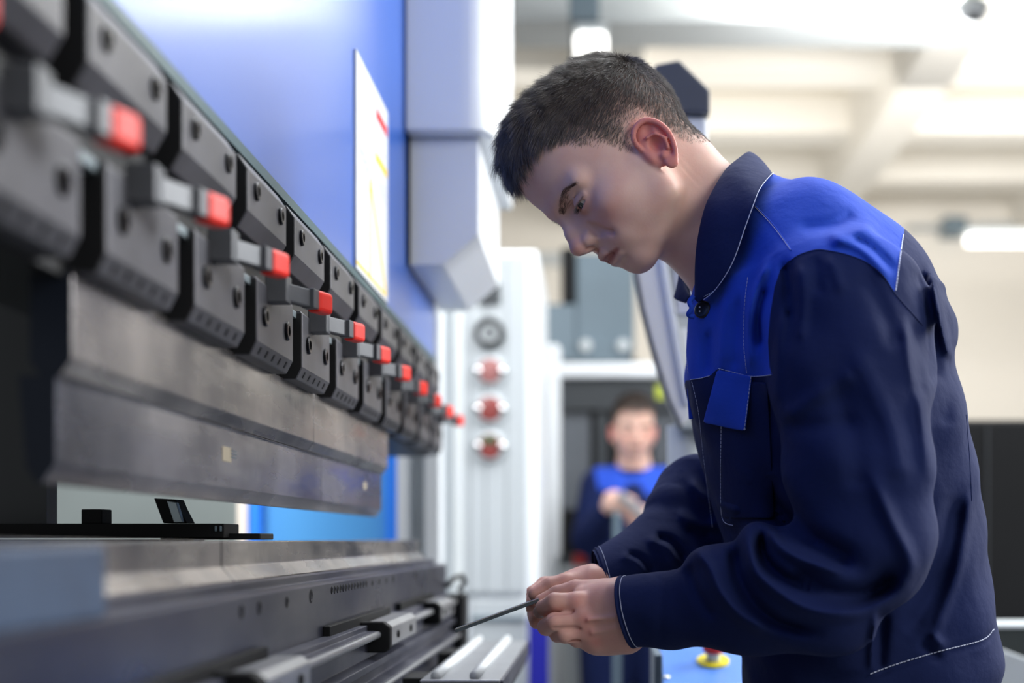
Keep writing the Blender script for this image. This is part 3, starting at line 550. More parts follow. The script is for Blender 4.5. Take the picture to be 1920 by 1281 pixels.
# ================================================================== implicit surface toolkit (numpy) for bodies and cloth
class Field:
    def __init__(s, lo, hi, h):
        s.lo = np.array(lo, float); s.h = h; s.n = np.ceil((np.array(hi)-s.lo)/h).astype(int)+1
        s.ax = [s.lo[i]+h*np.arange(s.n[i]) for i in range(3)]
        s.F = np.full(s.n, 1.0, dtype=np.float32)
    def sub(s, lo, hi, m):
        a = np.clip(np.floor((np.array(lo)-m-s.lo)/s.h).astype(int), 0, s.n); b = np.clip(np.ceil((np.array(hi)+m-s.lo)/s.h).astype(int)+1, 0, s.n)
        if np.any(b <= a): return None, None
        sl = tuple(slice(a[i], b[i]) for i in range(3))
        X = s.ax[0][sl[0]][:, None, None].astype(np.float32); Y = s.ax[1][sl[1]][None, :, None].astype(np.float32); Z = s.ax[2][sl[2]][None, None, :].astype(np.float32)
        return sl, (X, Y, Z)
    def put(s, sl, d, k, op='+'):
        a = s.F[sl]
        if op == '-': a = -a
        if op == 'i': d = -d; a = -a
        if k > 0:
            h = np.maximum(k-np.abs(a-d), 0)/k; r = np.minimum(a, d)-h*h*k*0.25
        else: r = np.minimum(a, d)
        s.F[sl] = r if op == '+' else -r
    def ell(s, c, r, k=0.0, op='+', R=None):
        c = np.array(c, float); r = np.array(r, float) if hasattr(r, '__len__') else np.array([r]*3, float)
        m = r.max() if R is not None else r
        sl, P = s.sub(c-m, c+m, 2.6*k+3*s.h if (k or op != '+') else 0.12)
        if sl is None: return
        x, y, z_ = P[0]-c[0], P[1]-c[1], P[2]-c[2]
        if R is not None: x, y, z_ = [R[i][0]*x+R[i][1]*y+R[i][2]*z_ for i in range(3)]
        k0 = np.sqrt((x/r[0])**2+(y/r[1])**2+(z_/r[2])**2); k1 = np.sqrt((x/r[0]**2)**2+(y/r[1]**2)**2+(z_/r[2]**2)**2)
        s.put(sl, k0*(k0-1)/np.maximum(k1, 1e-6), k, op)
    def cone(s, a, b, ra, rb, k=0.0, op='+', flat=None):
        """tapered capsule; flat=(axis vector, factor) squashes the section along that axis"""
        a = np.array(a, float); b = np.array(b, float); r = max(ra, rb)
        sl, P = s.sub(np.minimum(a, b)-r, np.maximum(a, b)+r, k+2*s.h if (k or op != '+') else 0.08)
        if sl is None: return
        d = b-a; L2 = max((d**2).sum(), 1e-12)
        x, y, z_ = P[0]-a[0], P[1]-a[1], P[2]-a[2]
        t = np.clip((x*d[0]+y*d[1]+z_*d[2])/L2, 0, 1)
        x, y, z_ = x-t*d[0], y-t*d[1], z_-t*d[2]
        q = x*x+y*y+z_*z_
        if flat is not None:
            n = np.array(flat[0], float); n /= np.linalg.norm(n); pn = x*n[0]+y*n[1]+z_*n[2]; q = q+pn*pn*(flat[1]**2-1)
        s.put(sl, np.sqrt(q)-(ra+(rb-ra)*t), k, op)
    def chain(s, pts, rs, k=0.0, op='+', kj=None, flat=None):
        for i in range(len(pts)-1): s.cone(pts[i], pts[i+1], rs[i], rs[i+1], k if i == 0 or kj is None else kj, op, flat)
    def mesh(s, smooth=1):
        F = s.F; h = s.h; S = F < 0
        nx, ny, nz = F.shape
        cnt = np.zeros((nx-1, ny-1, nz-1), np.int8)
        for i in (0, 1):
            for j in (0, 1):
                for k in (0, 1): cnt += S[i:nx-1+i, j:ny-1+j, k:nz-1+k]
        M = (cnt > 0) & (cnt < 8); I = np.argwhere(M)
        idx = np.full(M.shape, -1, np.int64); idx[M] = np.arange(len(I))
        acc = np.zeros((len(I), 3)); num = np.zeros(len(I))
        co = [(0,0,0),(1,0,0),(0,1,0),(1,1,0),(0,0,1),(1,0,1),(0,1,1),(1,1,1)]
        val = [F[I[:,0]+c[0], I[:,1]+c[1], I[:,2]+c[2]].astype(float) for c in co]
        for a in range(8):
            for b in range(a+1, 8):
                df = np.array(co[b])-np.array(co[a])
                if np.abs(df).sum() != 1: continue
                va, vb = val[a], val[b]; cr = (va < 0) != (vb < 0)
                t = np.where(cr, va/np.where(cr, va-vb, 1), 0)
                acc += cr[:, None]*(np.array(co[a])[None]+t[:, None]*df[None]); num += cr
        V = (I+acc/num[:, None])*h+s.lo
        quads = []
        for ax in range(3):
            o = [0, 0, 0]; o[ax] = 1
            A = S[:nx-o[0], :ny-o[1], :nz-o[2]]; B = S[o[0]:, o[1]:, o[2]:]
            E = np.argwhere(A != B); u, v = (ax+1) % 3, (ax+2) % 3
            E = E[(E[:, u] > 0) & (E[:, v] > 0) & (E[:, u] < F.shape[u]-1) & (E[:, v] < F.shape[v]-1)]
            ins = A[E[:, 0], E[:, 1], E[:, 2]]
            def c(du, dv):
                q = E.copy(); q[:, u] -= du; q[:, v] -= dv; return idx[q[:, 0], q[:, 1], q[:, 2]]
            Q = np.stack([c(1, 1), c(0, 1), c(0, 0), c(1, 0)], 1); Q[~ins] = Q[~ins][:, ::-1]
            quads.append(Q)
        Q = np.concatenate(quads); Q = Q[(Q >= 0).all(1)]
        for _ in range(smooth): V = V-s.sample(V)[:, None]*s.grad(V)
        return V, Q
    def sample(s, V):
        g = (V-s.lo)/s.h; i = np.clip(np.floor(g).astype(int), 0, s.n-2); f = g-i; r = 0
        for a in (0, 1):
            for b in (0, 1):
                for c in (0, 1):
                    wgt = (f[:, 0] if a else 1-f[:, 0])*(f[:, 1] if b else 1-f[:, 1])*(f[:, 2] if c else 1-f[:, 2])
                    r = r+wgt*s.F[i[:, 0]+a, i[:, 1]+b, i[:, 2]+c]
        return r
    def grad(s, V, e=None):
        e = e or s.h; g = np.stack([s.sample(V+np.eye(3)[i]*e)-s.sample(V-np.eye(3)[i]*e) for i in range(3)], 1)
        return g/np.maximum(np.linalg.norm(g, axis=1), 1e-9)[:, None]

def nrm(V, Q):
    n = np.cross(V[Q[:, 2]]-V[Q[:, 0]], V[Q[:, 3]]-V[Q[:, 1]]); N = np.zeros_like(V)
    for i in range(4): np.add.at(N, Q[:, i], n)
    return N/np.maximum(np.linalg.norm(N, axis=1), 1e-12)[:, None]
def relax(V, Q, it=1, lam=0.5):
    e = np.concatenate([Q[:, [0, 1]], Q[:, [1, 2]], Q[:, [2, 3]], Q[:, [3, 0]]]); e = np.concatenate([e, e[:, ::-1]])
    for _ in range(it):
        A = np.zeros_like(V); n = np.zeros(len(V)); np.add.at(A, e[:, 0], V[e[:, 1]]); np.add.at(n, e[:, 0], 1)
        V = V+lam*(A/np.maximum(n, 1)[:, None]-V)
    return V
def np_obj(name, V, Fc, m, parent=None, N=None, attrs=None, label=None):
    """object from arrays; Fc is (n,3) or (n,4); N = vertex normals kept as custom normals"""
    used = np.unique(Fc); mp = np.full(len(V), -1); mp[used] = np.arange(len(used)); V2 = V[used]; Fc = mp[Fc]
    me = bpy.data.meshes.new(name); me.vertices.add(len(V2)); me.vertices.foreach_set('co', V2.astype(np.float32).ravel())
    k = Fc.shape[1]; me.loops.add(Fc.size); me.loops.foreach_set('vertex_index', Fc.astype(np.int32).ravel())
    me.polygons.add(len(Fc)); me.polygons.foreach_set('loop_start', np.arange(0, Fc.size, k, dtype=np.int32))
    me.update(calc_edges=True); me.polygons.foreach_set('use_smooth', np.ones(len(Fc), bool))
    if N is not None: me.normals_split_custom_set_from_vertices(N[used].tolist())
    for an, av in (attrs or {}).items():
        a = me.attributes.new(an, 'FLOAT', 'POINT'); a.data.foreach_set('value', av[used].astype(np.float32))
    me.materials.append(m); o = bpy.data.objects.new(name, me); C.objects.link(o)
    if parent is not None: keep(o, parent) if parent.type == 'EMPTY' else setattr(o, 'parent', parent)
    if label: o['label'] = label
    return o
def polysd(P, poly):
    """signed distance (negative inside) of 2-D points to a polygon"""
    poly = np.array(poly, float); n = len(poly); d = np.full(len(P), 1e9); ins = np.zeros(len(P), bool)
    for i in range(n):
        a, b = poly[i], poly[(i+1) % n]; ab = b-a; t = np.clip(((P-a)@ab)/(ab@ab), 0, 1)
        d = np.minimum(d, np.linalg.norm(P-a-t[:, None]*ab, axis=1))
        c = ((a[1] > P[:, 1]) != (b[1] > P[:, 1])); x = (b[0]-a[0])*(P[:, 1]-a[1])/np.where(b[1]-a[1] == 0, 1e-9, b[1]-a[1])+a[0]
        ins ^= c & (P[:, 0] < x)
    return np.where(ins, -d, d)
def polydist(P, line):
    line = np.array(line, float); d = np.full(len(P), 1e9); tt = np.zeros(len(P)); n = len(line)-1
    for i in range(n):
        a, b = line[i], line[i+1]; ab = b-a; t = np.clip(((P-a)@ab)/(ab@ab), 0, 1); q = np.linalg.norm(P-a-t[:, None]*ab, axis=1)
        m = q < d; d = np.where(m, q, d); tt = np.where(m, (i+t)/n, tt)
    return d, tt
def tri(Q): return np.concatenate([Q[:, [0, 1, 2]], Q[:, [0, 2, 3]]]) if Q.shape[1] == 4 else Q
def clip(V, T, N, d):
    """split triangles along d = 0; returns V, N, triangles with d<0, triangles with d>=0"""
    s = d < 0; c = s[T].sum(1); neg = [T[c == 3]]; pos = [T[c == 0]]; Vn = [V]; Nn = [N]; base = len(V)
    for one, A, B in ((1, neg, pos), (2, pos, neg)):
        t = T[c == one]
        if not len(t): continue
        lone = s[t] if one == 1 else ~s[t]; r = lone.argmax(1); a, b, e = [t[np.arange(len(t)), (r+i) % 3] for i in range(3)]
        out = []
        for q in (b, e):
            w_ = (d[a]/(d[a]-d[q]))[:, None]; Vn.append(V[a]*(1-w_)+V[q]*w_); Nn.append(N[a]*(1-w_)+N[q]*w_); out.append(base+np.arange(len(t))); base += len(t)
        ab, ae = out; A.append(np.stack([a, ab, ae], 1)); B.append(np.stack([ab, b, e], 1)); B.append(np.stack([ab, e, ae], 1))
    return np.concatenate(Vn), np.concatenate(Nn), np.concatenate(neg), np.concatenate(pos)
def spline(pts, n):
    pts = np.array(pts, float); m = len(pts); out = []
    for i in range(m-1):
        p0, p1, p2, p3 = pts[max(i-1, 0)], pts[i], pts[i+1], pts[min(i+2, m-1)]
        for t in np.linspace(0, 1, n, endpoint=False):
            out.append(0.5*((2*p1)+(-p0+p2)*t+(2*p0-5*p1+4*p2-p3)*t*t+(-p0+3*p1-3*p2+p3)*t**3))
    out.append(pts[-1]); return np.array(out)
# ================================================================== head (own frame: x forward, y to the person's left, z up; centimetres scaled to metres)
def head_field(h=0.0017, neck=None):
    s = Field((-0.115, -0.10, -0.145), (0.135, 0.10, 0.165), h) if not neck else Field((-0.205, -0.105, -0.27), (0.135, 0.105, 0.165), h); cm = 0.01
    def E(c, r, k, op='+', R=None): s.ell(np.array(c)*cm, np.array(r)*cm, k*cm, op, R)
    def K(a, b, ra, rb, k, op='+', flat=None): s.cone(np.array(a)*cm, np.array(b)*cm, ra*cm, rb*cm, k*cm, op, flat)
    E((-0.1, 0, 5.3), (9.3, 7.2, 8.3), 0)                       # cranium
    E((4.2, 0, 6.6), (6.6, 6.3, 7.2), 2.0)                      # frontal part
    E((3.8, 0, 0.0), (6.0, 6.1, 6.2), 2.0)                      # mid face
    E((3.9, 0, -4.2), (4.2, 4.3, 3.6), 2.0)                     # lower face
    for l in (-1, 1):
        K((1.6, 5.0*l, -1.2), (2.4, 4.7*l, -4.0), 1.5, 1.4, 2.0)    # ramus of the jaw
        K((2.4, 4.7*l, -4.0), (7.0, 1.1*l, -6.6), 1.5, 1.25, 2.0)   # body of the jaw
        E((6.3, 4.6*l, -0.9), (2.1, 1.5, 1.6), 2.2)                 # cheekbone
        K((9.6, 0.9*l, 3.3), (7.9, 4.7*l, 3.1), 1.0, 0.8, 1.4)      # brow ridge
        E((7.0, 2.7*l, -3.4), (2.0, 1.6, 2.0), 1.8)                 # cheek front
    E((7.3, 0, -6.5), (1.6, 1.9, 1.45), 1.4)                    # chin
    E((7.3, 0, -3.8), (2.5, 2.8, 2.4), 1.6)                     # mouth mound
    for l in (-1, 1): E((9.9, 3.1*l, 1.55), (1.9, 1.75, 1.15), 1.5, '-')   # eye sockets
    # nose
    K((9.75, 0, 2.4), (10.75, 0, 0.3), 0.72, 0.72, 0.9); K((10.75, 0, 0.3), (11.35, 0, -1.15), 0.68, 0.86, 0.5)
    K((8.8, 0, 0.6), (9.6, 0, -1.3), 1.2, 1.45, 1.0)
    E((11.3, 0, -1.25), (0.9, 0.95, 0.85), 0.4)
    for l in (-1, 1):
        E((10.15, 1.15*l, -1.55), (0.95, 0.62, 0.72), 0.45)
        E((9.45, 1.95*l, -1.35), (0.30, 0.25, 0.85), 0.5, '-')
        E((10.75, 0.55*l, -2.35), (0.55, 0.30, 0.50), 0.2, '-')
    E((10.7, 0, -2.1), (0.6, 0.2, 0.35), 0.35)
    # lips
    E((9.95, 0, -2.85), (0.22, 0.28, 0.7), 0.45, '-')           # philtrum
    up = [(8.15, 2.55, -4.55), (9.1, 1.6, -4.10), (9.85, 0.55, -3.72), (9.8, 0, -3.82), (9.85, -0.55, -3.72), (9.1, -1.6, -4.10), (8.15, -2.55, -4.55)]
    lo = [(8.1, 2.4, -4.85), (8.95, 1.4, -5.0), (9.42, 0, -5.05), (8.95, -1.4, -5.0), (8.1, -2.4, -4.85)]
    s.chain([np.array(p)*cm for p in up], [x*cm for x in (.2, .40, .50, .46, .50, .40, .2)], .45*cm, kj=.45*cm)
    s.chain([np.array(p)*cm for p in lo], [x*cm for x in (.2, .46, .60, .46, .2)], .45*cm, kj=.45*cm)
    ml = [(8.35, 2.75, -4.78), (9.35, 1.5, -4.50), (10.15, 0.5, -4.32), (10.2, 0, -4.38), (10.15, -0.5, -4.32), (9.35, -1.5, -4.50), (8.35, -2.75, -4.78)]
    s.chain([np.array(p)*cm for p in ml], [x*cm for x in (.05, .09, .11, .11, .11, .09, .05)], .22*cm, '-', kj=.28*cm)
    for l in (-1, 1): E((4.6, 4.3*l, -2.6), (2.2, 1.55, 2.3), 1.6)
    E((9.55, 0, -5.85), (.45, 1.6, .38), .7, '-')               # fold under the lower lip
    for l in (-1, 1):
        K((9.3, 2.35*l, -1.7), (8.7, 3.2*l, -3.1), .10, .06, 1.1, '-')   # nasolabial fold
    # eyes: lid balls, then the slit
    for l in (-1, 1):
        c = np.array((8.05, 3.15*l, 1.50))
        E(c, (1.34, 1.42, 1.30), .9)
        K(c+(0.7, -1.35*l, -0.30), c+(1.22, -0.2*l, 0.10), .10, .17, .3); K(c+(1.22, -0.2*l, 0.10), c+(0.35, 1.5*l, 0.22), .17, .12, .3)   # upper lid edge
        K(c+(0.7, -1.3*l, -0.45), c+(1.02, 0.1*l, -0.68), .08, .12, .3); K(c+(1.02, 0.1*l, -0.68), c+(0.35, 1.45*l, 0.02), .12, .08, .3)  # lower lid edge
        E(c+(1.1, 0.0, -0.27), (1.1, 1.22, 0.25), .10, '-')     # slit
        K(c+(1.0, -1.0*l, 0.72), c+(0.75, 1.2*l, 0.78), .06, .06, .35, '-')   # crease
    # ear
    for l in (-1, 1):
        def ep(x, y, o=0.0, dx=0.9, dy=-0.5):    # picture of the ear as seen from its side -> head frame, o = distance out from the skull
            return np.array((x+dx, (6.75+o)*l, y+dy))
        out = [(0.05, -0.5, .0), (0.55, 0.9, .35), (0.45, 2.1, .75), (-0.5, 2.75, 1.05), (-1.7, 2.55, 1.35), (-2.4, 1.3, 1.6), (-2.35, -0.3, 1.6), (-1.7, -1.8, 1.25), (-0.75, -2.75, .75)]
        out = spline(out, 3); pts = [ep(*p) for p in out]
        E(ep(-1.0, 0.3, .55), (1.75, .45, 2.7), .5, R=[[0.96, 0.25*l*0-0.0, 0.28], [0.30, l*0.95, 0.0], [-0.28, 0, 0.96]])
        s.chain([p*cm for p in pts], [(.24+.06*math.sin(i/len(pts)*3.1))*cm for i in range(len(pts))], .22*cm, kj=.1*cm)
        E(ep(-0.6, -2.35, .75), (.72, .38, .75), .4)             # lobe
        E(ep(-0.85, 1.65, 1.3), (.95, .55, .62), .18, '-')       # scapha
        s.chain([ep(*p)*cm for p in ((-0.5, 1.15, 1.0), (-1.35, 0.75, 1.35), (-1.65, -0.25, 1.45), (-1.3, -1.15, 1.15))], [.2*cm, .24*cm, .26*cm, .22*cm], .2*cm, kj=.1*cm)   # antihelix
        E(ep(-0.65, 0.0, 1.2), (.80, .90, .95), .22, '-')        # concha
        E(ep(0.45, -0.40, .20), (.36, .42, .80), .45)            # tragus
        E(ep(-0.55, -1.35, .75), (.40, .35, .32), .3)            # antitragus
        E(ep(-2.9, 0.0, .55), (.9, .55, 2.4), .4, '-')           # groove behind the ear
    if neck:
        for a, b, ra, rb, k in neck: s.cone(a, b, ra, rb, k)
    return s
HR = None
def head_matrix(O, pitch, yaw):
    p = math.radians(pitch); q = math.radians(yaw)
    F = np.array([-math.cos(p), 0, -math.sin(p)]); U = np.array([-math.sin(p), 0, math.cos(p)]); L = np.array([0, -1, 0.])
    F2 = F*math.cos(q)+L*math.sin(q); L2 = L*math.cos(q)-F*math.sin(q)
    return np.stack([F2, L2, U], 1), np.array(O, float)
R_H, O_H = head_matrix((0.0454, 1.5676, CZ+0.4047), 47, 15)
def hw(p): return np.asarray(p)@R_H.T+O_H

# skin material: mesh attributes carry the natural colour zones (lips, redness, shaved hair roots, brows)
def skin_mat():
    m = bpy.data.materials.new('skin'); m.use_nodes = True; nt = m.node_tree; N = nt.nodes; L = nt.links; b = N['Principled BSDF']
    base = N.new('ShaderNodeRGB'); base.outputs[0].default_value = srgb(224, 186, 170); cur = base.outputs[0]
    tc = N.new('ShaderNodeTexCoord'); n = N.new('ShaderNodeTexNoise'); n.inputs['Scale'].default_value = 35; n.inputs['Detail'].default_value = 4; L.new(tc.outputs['Object'], n.inputs['Vector'])
    def mixin(cur, fac, col, amt=1.0):
        x = N.new('ShaderNodeMix'); x.data_type = 'RGBA'; L.new(cur, x.inputs[6]); x.inputs[7].default_value = col
        mm = N.new('ShaderNodeMath'); mm.operation = 'MULTIPLY'; mm.inputs[1].default_value = amt; mm.use_clamp = True; L.new(fac, mm.inputs[0]); L.new(mm.outputs[0], x.inputs[0]); return x.outputs[2]
    mr = N.new('ShaderNodeMapRange'); mr.inputs[1].default_value = .4; mr.inputs[2].default_value = .7; L.new(n.outputs['Fac'], mr.inputs[0])
    cur = mixin(cur, mr.outputs[0], srgb(212, 160, 146), .5)
    for an, col, amt in (('red', srgb(214, 104, 96), .9), ('lip', srgb(158, 84, 82), .8), ('root', srgb(74, 60, 52), 1.0), ('dirt', srgb(90, 72, 62), .8)):
        a = N.new('ShaderNodeAttribute'); a.attribute_name = an; cur = mixin(cur, a.outputs['Fac'], col, amt)
    L.new(cur, b.inputs['Base Color']); b.inputs['Roughness'].default_value = 0.5; b.inputs['Specular IOR Level'].default_value = 0.28
    b.inputs['Subsurface Weight'].default_value = 0.25; b.inputs['Subsurface Radius'].default_value = (0.9, 0.35, 0.2); b.inputs['Subsurface Scale'].default_value = 0.006
    n3 = N.new('ShaderNodeTexNoise'); n3.inputs['Scale'].default_value = 420; n3.inputs['Detail'].default_value = 2; L.new(tc.outputs['Object'], n3.inputs['Vector'])
    bp = N.new('ShaderNodeBump'); bp.inputs['Strength'].default_value = 0.16; bp.inputs['Distance'].default_value = 0.0006; L.new(n3.outputs['Fac'], bp.inputs['Height']); L.new(bp.outputs[0], b.inputs['Normal'])
    return m
M_skin = skin_mat()
def g3(V, c, r): c = np.array(c)*0.01; r = np.array(r)*0.01; return np.exp(-(((V-c)/r)**2).sum(1))
def head_attrs(V):
    X, Yl, Zu = V[:, 0]*100, np.abs(V[:, 1])*100, V[:, 2]*100
    A = {}
    ear = np.clip((1.12-np.sqrt(((X+0.3)/2.3)**2+((Zu+0.3)/3.3)**2))/.15, 0, 1)*np.clip((Yl-6.6)/0.5, 0, 1)
    Vs = V.copy(); Vs[:, 1] = np.abs(V[:, 1])
    A['red'] = np.clip(ear*0.7+0.30*g3(Vs, (8, 4.4, -1.5), (2.5, 2, 2))+0.35*g3(V, (11.4, 0, -1.3), (1.2, 1.3, 1))+.3*g3(Vs, (9, 3.2, 0.9), (1.5, 1.6, .8)), 0, 1)
    ll = spline([(9.6, 0), (9.75, .55), (9.2, 1.6), (8.2, 2.6)], 4)
    lip = np.exp(-((Zu+4.40+0.10*Yl)/(0.68-0.20*Yl))**4)*np.clip((2.6-Yl)/0.5, 0, 1)*(X > 7.9)*(Yl < 2.6)
    A['lip'] = np.clip(lip, 0, 1)
    hl = hairline(X, Yl, Zu); A['root'] = np.clip(hl/2.5, 0, 1)*(0.45+0.4*np.clip((Zu-5)/4, 0, 1))*(1-ear)
    A['dirt'] = np.zeros(len(V)); return A
def hairline(X, Yl, Zu):
    """0 below the hairline, rising to 1 inside the hair (cm)"""
    # lower limit of the hair as a height that depends on how far forward the point is
    lim = np.interp(X, [-11, -8.5, -6.5, -4.5, -3.2, -2.2, 0.6, 1.4, 2.2, 3.6, 5.2, 6.4, 7.2, 8.6, 12], [-3.8, -3.8, -3.6, -2.6, -0.4, 2.3, 2.4, 1.1, 0.6, 3.2, 4.3, 6.0, 7.4, 8.1, 8.3])
    return (Zu-lim)/1.0

def skinpt(px, py, Y): return (W(px, py, Y)-O_H)@R_H      # world point seen at a pixel -> head frame
NECK = [(skinpt(1262, 335, 1.585), skinpt(1321, 418, 1.59), .054, .0545, .03), (skinpt(1321, 418, 1.59), skinpt(1420, 530, 1.60), .0545, .068, .02),
        (skinpt(1286, 322, 1.585), skinpt(1348, 398, 1.60), .025, .040, .03)]
M_hair = mat('dark_brown_hair', srgb(66, 57, 52), 0.38, spec=0.9, noise=(60, .6, srgb(44, 38, 36)))
def hair_var(m, c1, c2):
    nt = m.node_tree; N = nt.nodes; L = nt.links; ci = N.new('ShaderNodeHairInfo'); mx = N.new('ShaderNodeMix'); mx.data_type = 'RGBA'; mx.inputs[6].default_value = c1; mx.inputs[7].default_value = c2
    pw = N.new('ShaderNodeMath'); pw.operation = 'POWER'; pw.inputs[1].default_value = 1.6; L.new(ci.outputs['Random'], pw.inputs[0]); L.new(pw.outputs[0], mx.inputs[0]); L.new(mx.outputs[2], N['Principled BSDF'].inputs['Base Color'])
hair_var(M_hair, srgb(48, 41, 38), srgb(112, 98, 90))
M_brow = mat('brow_hair', srgb(96, 74, 66), 0.6)
def strands(name, roots, dirs, bend, length, rad, m, parent, n=5, seed=1):
    """hair curves: roots (N,3), start direction, direction they bend to, lengths"""
    N_ = len(roots); t = np.linspace(0, 1, n)
    P = roots[:, None, :]+length[:, None, None]*(dirs[:, None, :]*t[None, :, None]*(1-0.5*t[None, :, None])+bend[:, None, :]*(0.5*t**2)[None, :, None])
    cu = bpy.data.hair_curves.new(name); cu.add_curves([n]*N_)
    cu.attributes['position'].data.foreach_set('vector', P.astype(np.float32).ravel())
    ra = cu.attributes.get('radius') or cu.attributes.new('radius', 'FLOAT', 'POINT')
    ra.data.foreach_set('value', (rad*np.clip(1.15-t, 0.15, 1)[None, :].repeat(N_, 0)).astype(np.float32).ravel())
    cu.materials.append(m); o = bpy.data.objects.new(name, cu); C.objects.link(o); o['kind'] = 'stuff'
    if parent.type == 'EMPTY': keep(o, parent)
    else: o.parent = parent
    return o
def unit(v): return v/np.maximum(np.linalg.norm(v, axis=1), 1e-9)[:, None]
def head_hair(V, Q, M, parent, count=60000, rad=0.00015, name='hair'):
    """V, Q in the head frame; M maps points of the head frame to the world"""
    T = tri(Q); Cn = V[T].mean(1); Nn = np.cross(V[T[:, 1]]-V[T[:, 0]], V[T[:, 2]]-V[T[:, 0]]); Ar = np.linalg.norm(Nn, axis=1); Nn = unit(Nn)
    X, Yl, Zu = Cn[:, 0]*100, np.abs(Cn[:, 1])*100, Cn[:, 2]*100; hl = hairline(X, Yl, Zu)
    ear = (Yl > 6.7) & (((X+0.35)/2.15)**2+((Zu+0.4)/2.95)**2 < 1)
    wgt = Ar*np.clip(hl*1.1, 0, 1)*(0.45+0.55*np.clip((Zu-3)/5, 0, 1))*(~ear)*(Zu > -4.2)*(np.clip((hl+0.2)/2.5, 0.45, 1)); 
    i = RNG.choice(len(T), count, p=wgt/wgt.sum()); u, v = RNG.random(count), RNG.random(count); f = u+v > 1; u[f], v[f] = 1-u[f], 1-v[f]
    a, b, c = V[T[i, 0]], V[T[i, 1]], V[T[i, 2]]; R = a+(b-a)*u[:, None]+(c-a)*v[:, None]; n = Nn[i]; h_ = hairline(R[:, 0]*100, np.abs(R[:, 1])*100, R[:, 2]*100)
    x, z_ = R[:, 0]*100, R[:, 2]*100
    top = np.clip((z_-7.0)/4.5, 0, 1); front = np.clip((x-4.0)/4.0, 0, 1)*np.clip((z_-6.0)/2.0, 0, 1)
    ln = (0.22+0.16*np.clip(h_, 0, 5)+0.75*top+1.5*front*np.clip(h_/1.0, 0.5, 1))*0.01*(0.75+0.5*RNG.random(count))
    fwd = np.array([[1.0, 0, -0.10]]).repeat(count, 0)
    side = (1-top)[:, None]; fwd = fwd+np.array([[0.0, 0, -0.35]])*side+np.array([[0, 0, -0.9]])*(front*np.clip((x-7)/3, 0, 1))[:, None]
    back = np.clip((-x-5.0)/3.0, 0, 1)[:, None]*side; fwd = fwd*(1-back)+np.array([[0.15, 0, -1.0]])*back
    t = unit(fwd-(fwd*n).sum(1)[:, None]*n); jit = RNG.normal(0, 0.16, (count, 3))
    clump = np.stack([np.sin(R[:, 1]*330+R[:, 0]*120), np.cos(R[:, 2]*300+R[:, 1]*210), np.sin(R[:, 0]*280-R[:, 1]*260)], 1)*0.16*(0.3+top+front)[:, None]
    lift = (0.30+0.55*top-0.15*front)[:, None]
    d = unit(t+n*lift+jit+clump); bd = unit(t*1.0+n*0.10*(1-front[:, None])+np.array([[0.25, 0, -0.55]])*front[:, None]+jit*0.6+clump)
    return strands(name, M(R), M(d)-M(np.zeros((1, 3))), M(bd)-M(np.zeros((1, 3))), ln, rad, M_hair, parent, 5)
def brow_lash(M, parent, simple=False):
    r, d, b, ln = [], [], [], []
    for l in (-1, 1):
        k = 560; t = RNG.random(k); arc = spline([(10.25, 1.1*l, 2.35), (10.0, 2.3*l, 2.90), (9.3, 3.7*l, 3.35), (7.9, 5.1*l, 2.95)], 12); i = (t*(len(arc)-1)).astype(int)
        w_ = np.interp(t, [0, .2, .7, 1], [.20, .34, .26, .08]); P = arc[i]+np.stack([np.zeros(k), RNG.normal(0, .05, k), RNG.uniform(-1, 1, k)*w_], 1)
        r.append(P*0.01); dd = np.stack([-0.15-0.3*t, l*np.ones(k)*0.9, 0.45-0.6*t], 1)+RNG.normal(0, .18, (k, 3)); d.append(unit(dd)); b.append(unit(dd+np.array([0, 0, -.2]))); ln.append(np.full(k, .0075)*(0.6+.5*RNG.random(k)))
    r, d, b, ln = [np.concatenate(q) for q in (r, d, b, ln)]
    return r, d, b, ln
def project_out(Fd, P, n=30, step=0.0006):
    """move points along +x of the head frame until they sit on the surface"""
    P = P.copy(); P[:, 0] += 0.012
    for _ in range(40):
        v = Fd.sample(np.clip(P, Fd.lo+Fd.h*2, Fd.lo+(Fd.n-3)*Fd.h)); P[:, 0] -= np.clip(v, 0, 0.002)*0.8
    return P
# ================================================================== the young worker
person = empty('person', (W(1620, 0, 1.6)[0], 1.6, 0.0))
tag(person, 'young man in blue and navy work jacket leaning over a thin metal strip', 'person')
FH = head_field(0.0016, NECK); HV, HQ = FH.mesh()
HN = nrm(HV, HQ)
hair_o = head_hair(HV, HQ, hw, person)
r_, d_, b_, ln_ = brow_lash(hw, person)
r_ = project_out(FH, r_)
strands('eyebrow', hw(r_), d_@R_H.T, b_@R_H.T, ln_, 0.00010, M_brow, person, 4)
rr, dd, bb, ll = [], [], [], []
for l in (-1, 1):
    c = np.array((8.05, 3.15*l, 1.50)); arc = spline([c+(0.85, -1.2*l, -0.22), c+(1.36, -0.2*l, 0.0), c+(0.55, 1.4*l, 0.10)], 60); arc = arc+RNG.normal(0, 0.02, arc.shape)
    rr.append(arc*0.01); q = np.stack([np.full(len(arc), 1.0), l*np.linspace(-.3, .7, len(arc)), np.full(len(arc), -0.55)], 1)+RNG.normal(0, .12, (len(arc), 3)); dd.append(unit(q)); bb.append(unit(q+np.array([0.2, 0, .7]))); ll.append(np.full(len(arc), .0075)*(0.7+.4*RNG.random(len(arc))))
strands('eyelashes', hw(np.concatenate(rr)), np.concatenate(dd)@R_H.T, np.concatenate(bb)@R_H.T, np.concatenate(ll), 0.00011, M_hair, person, 4)
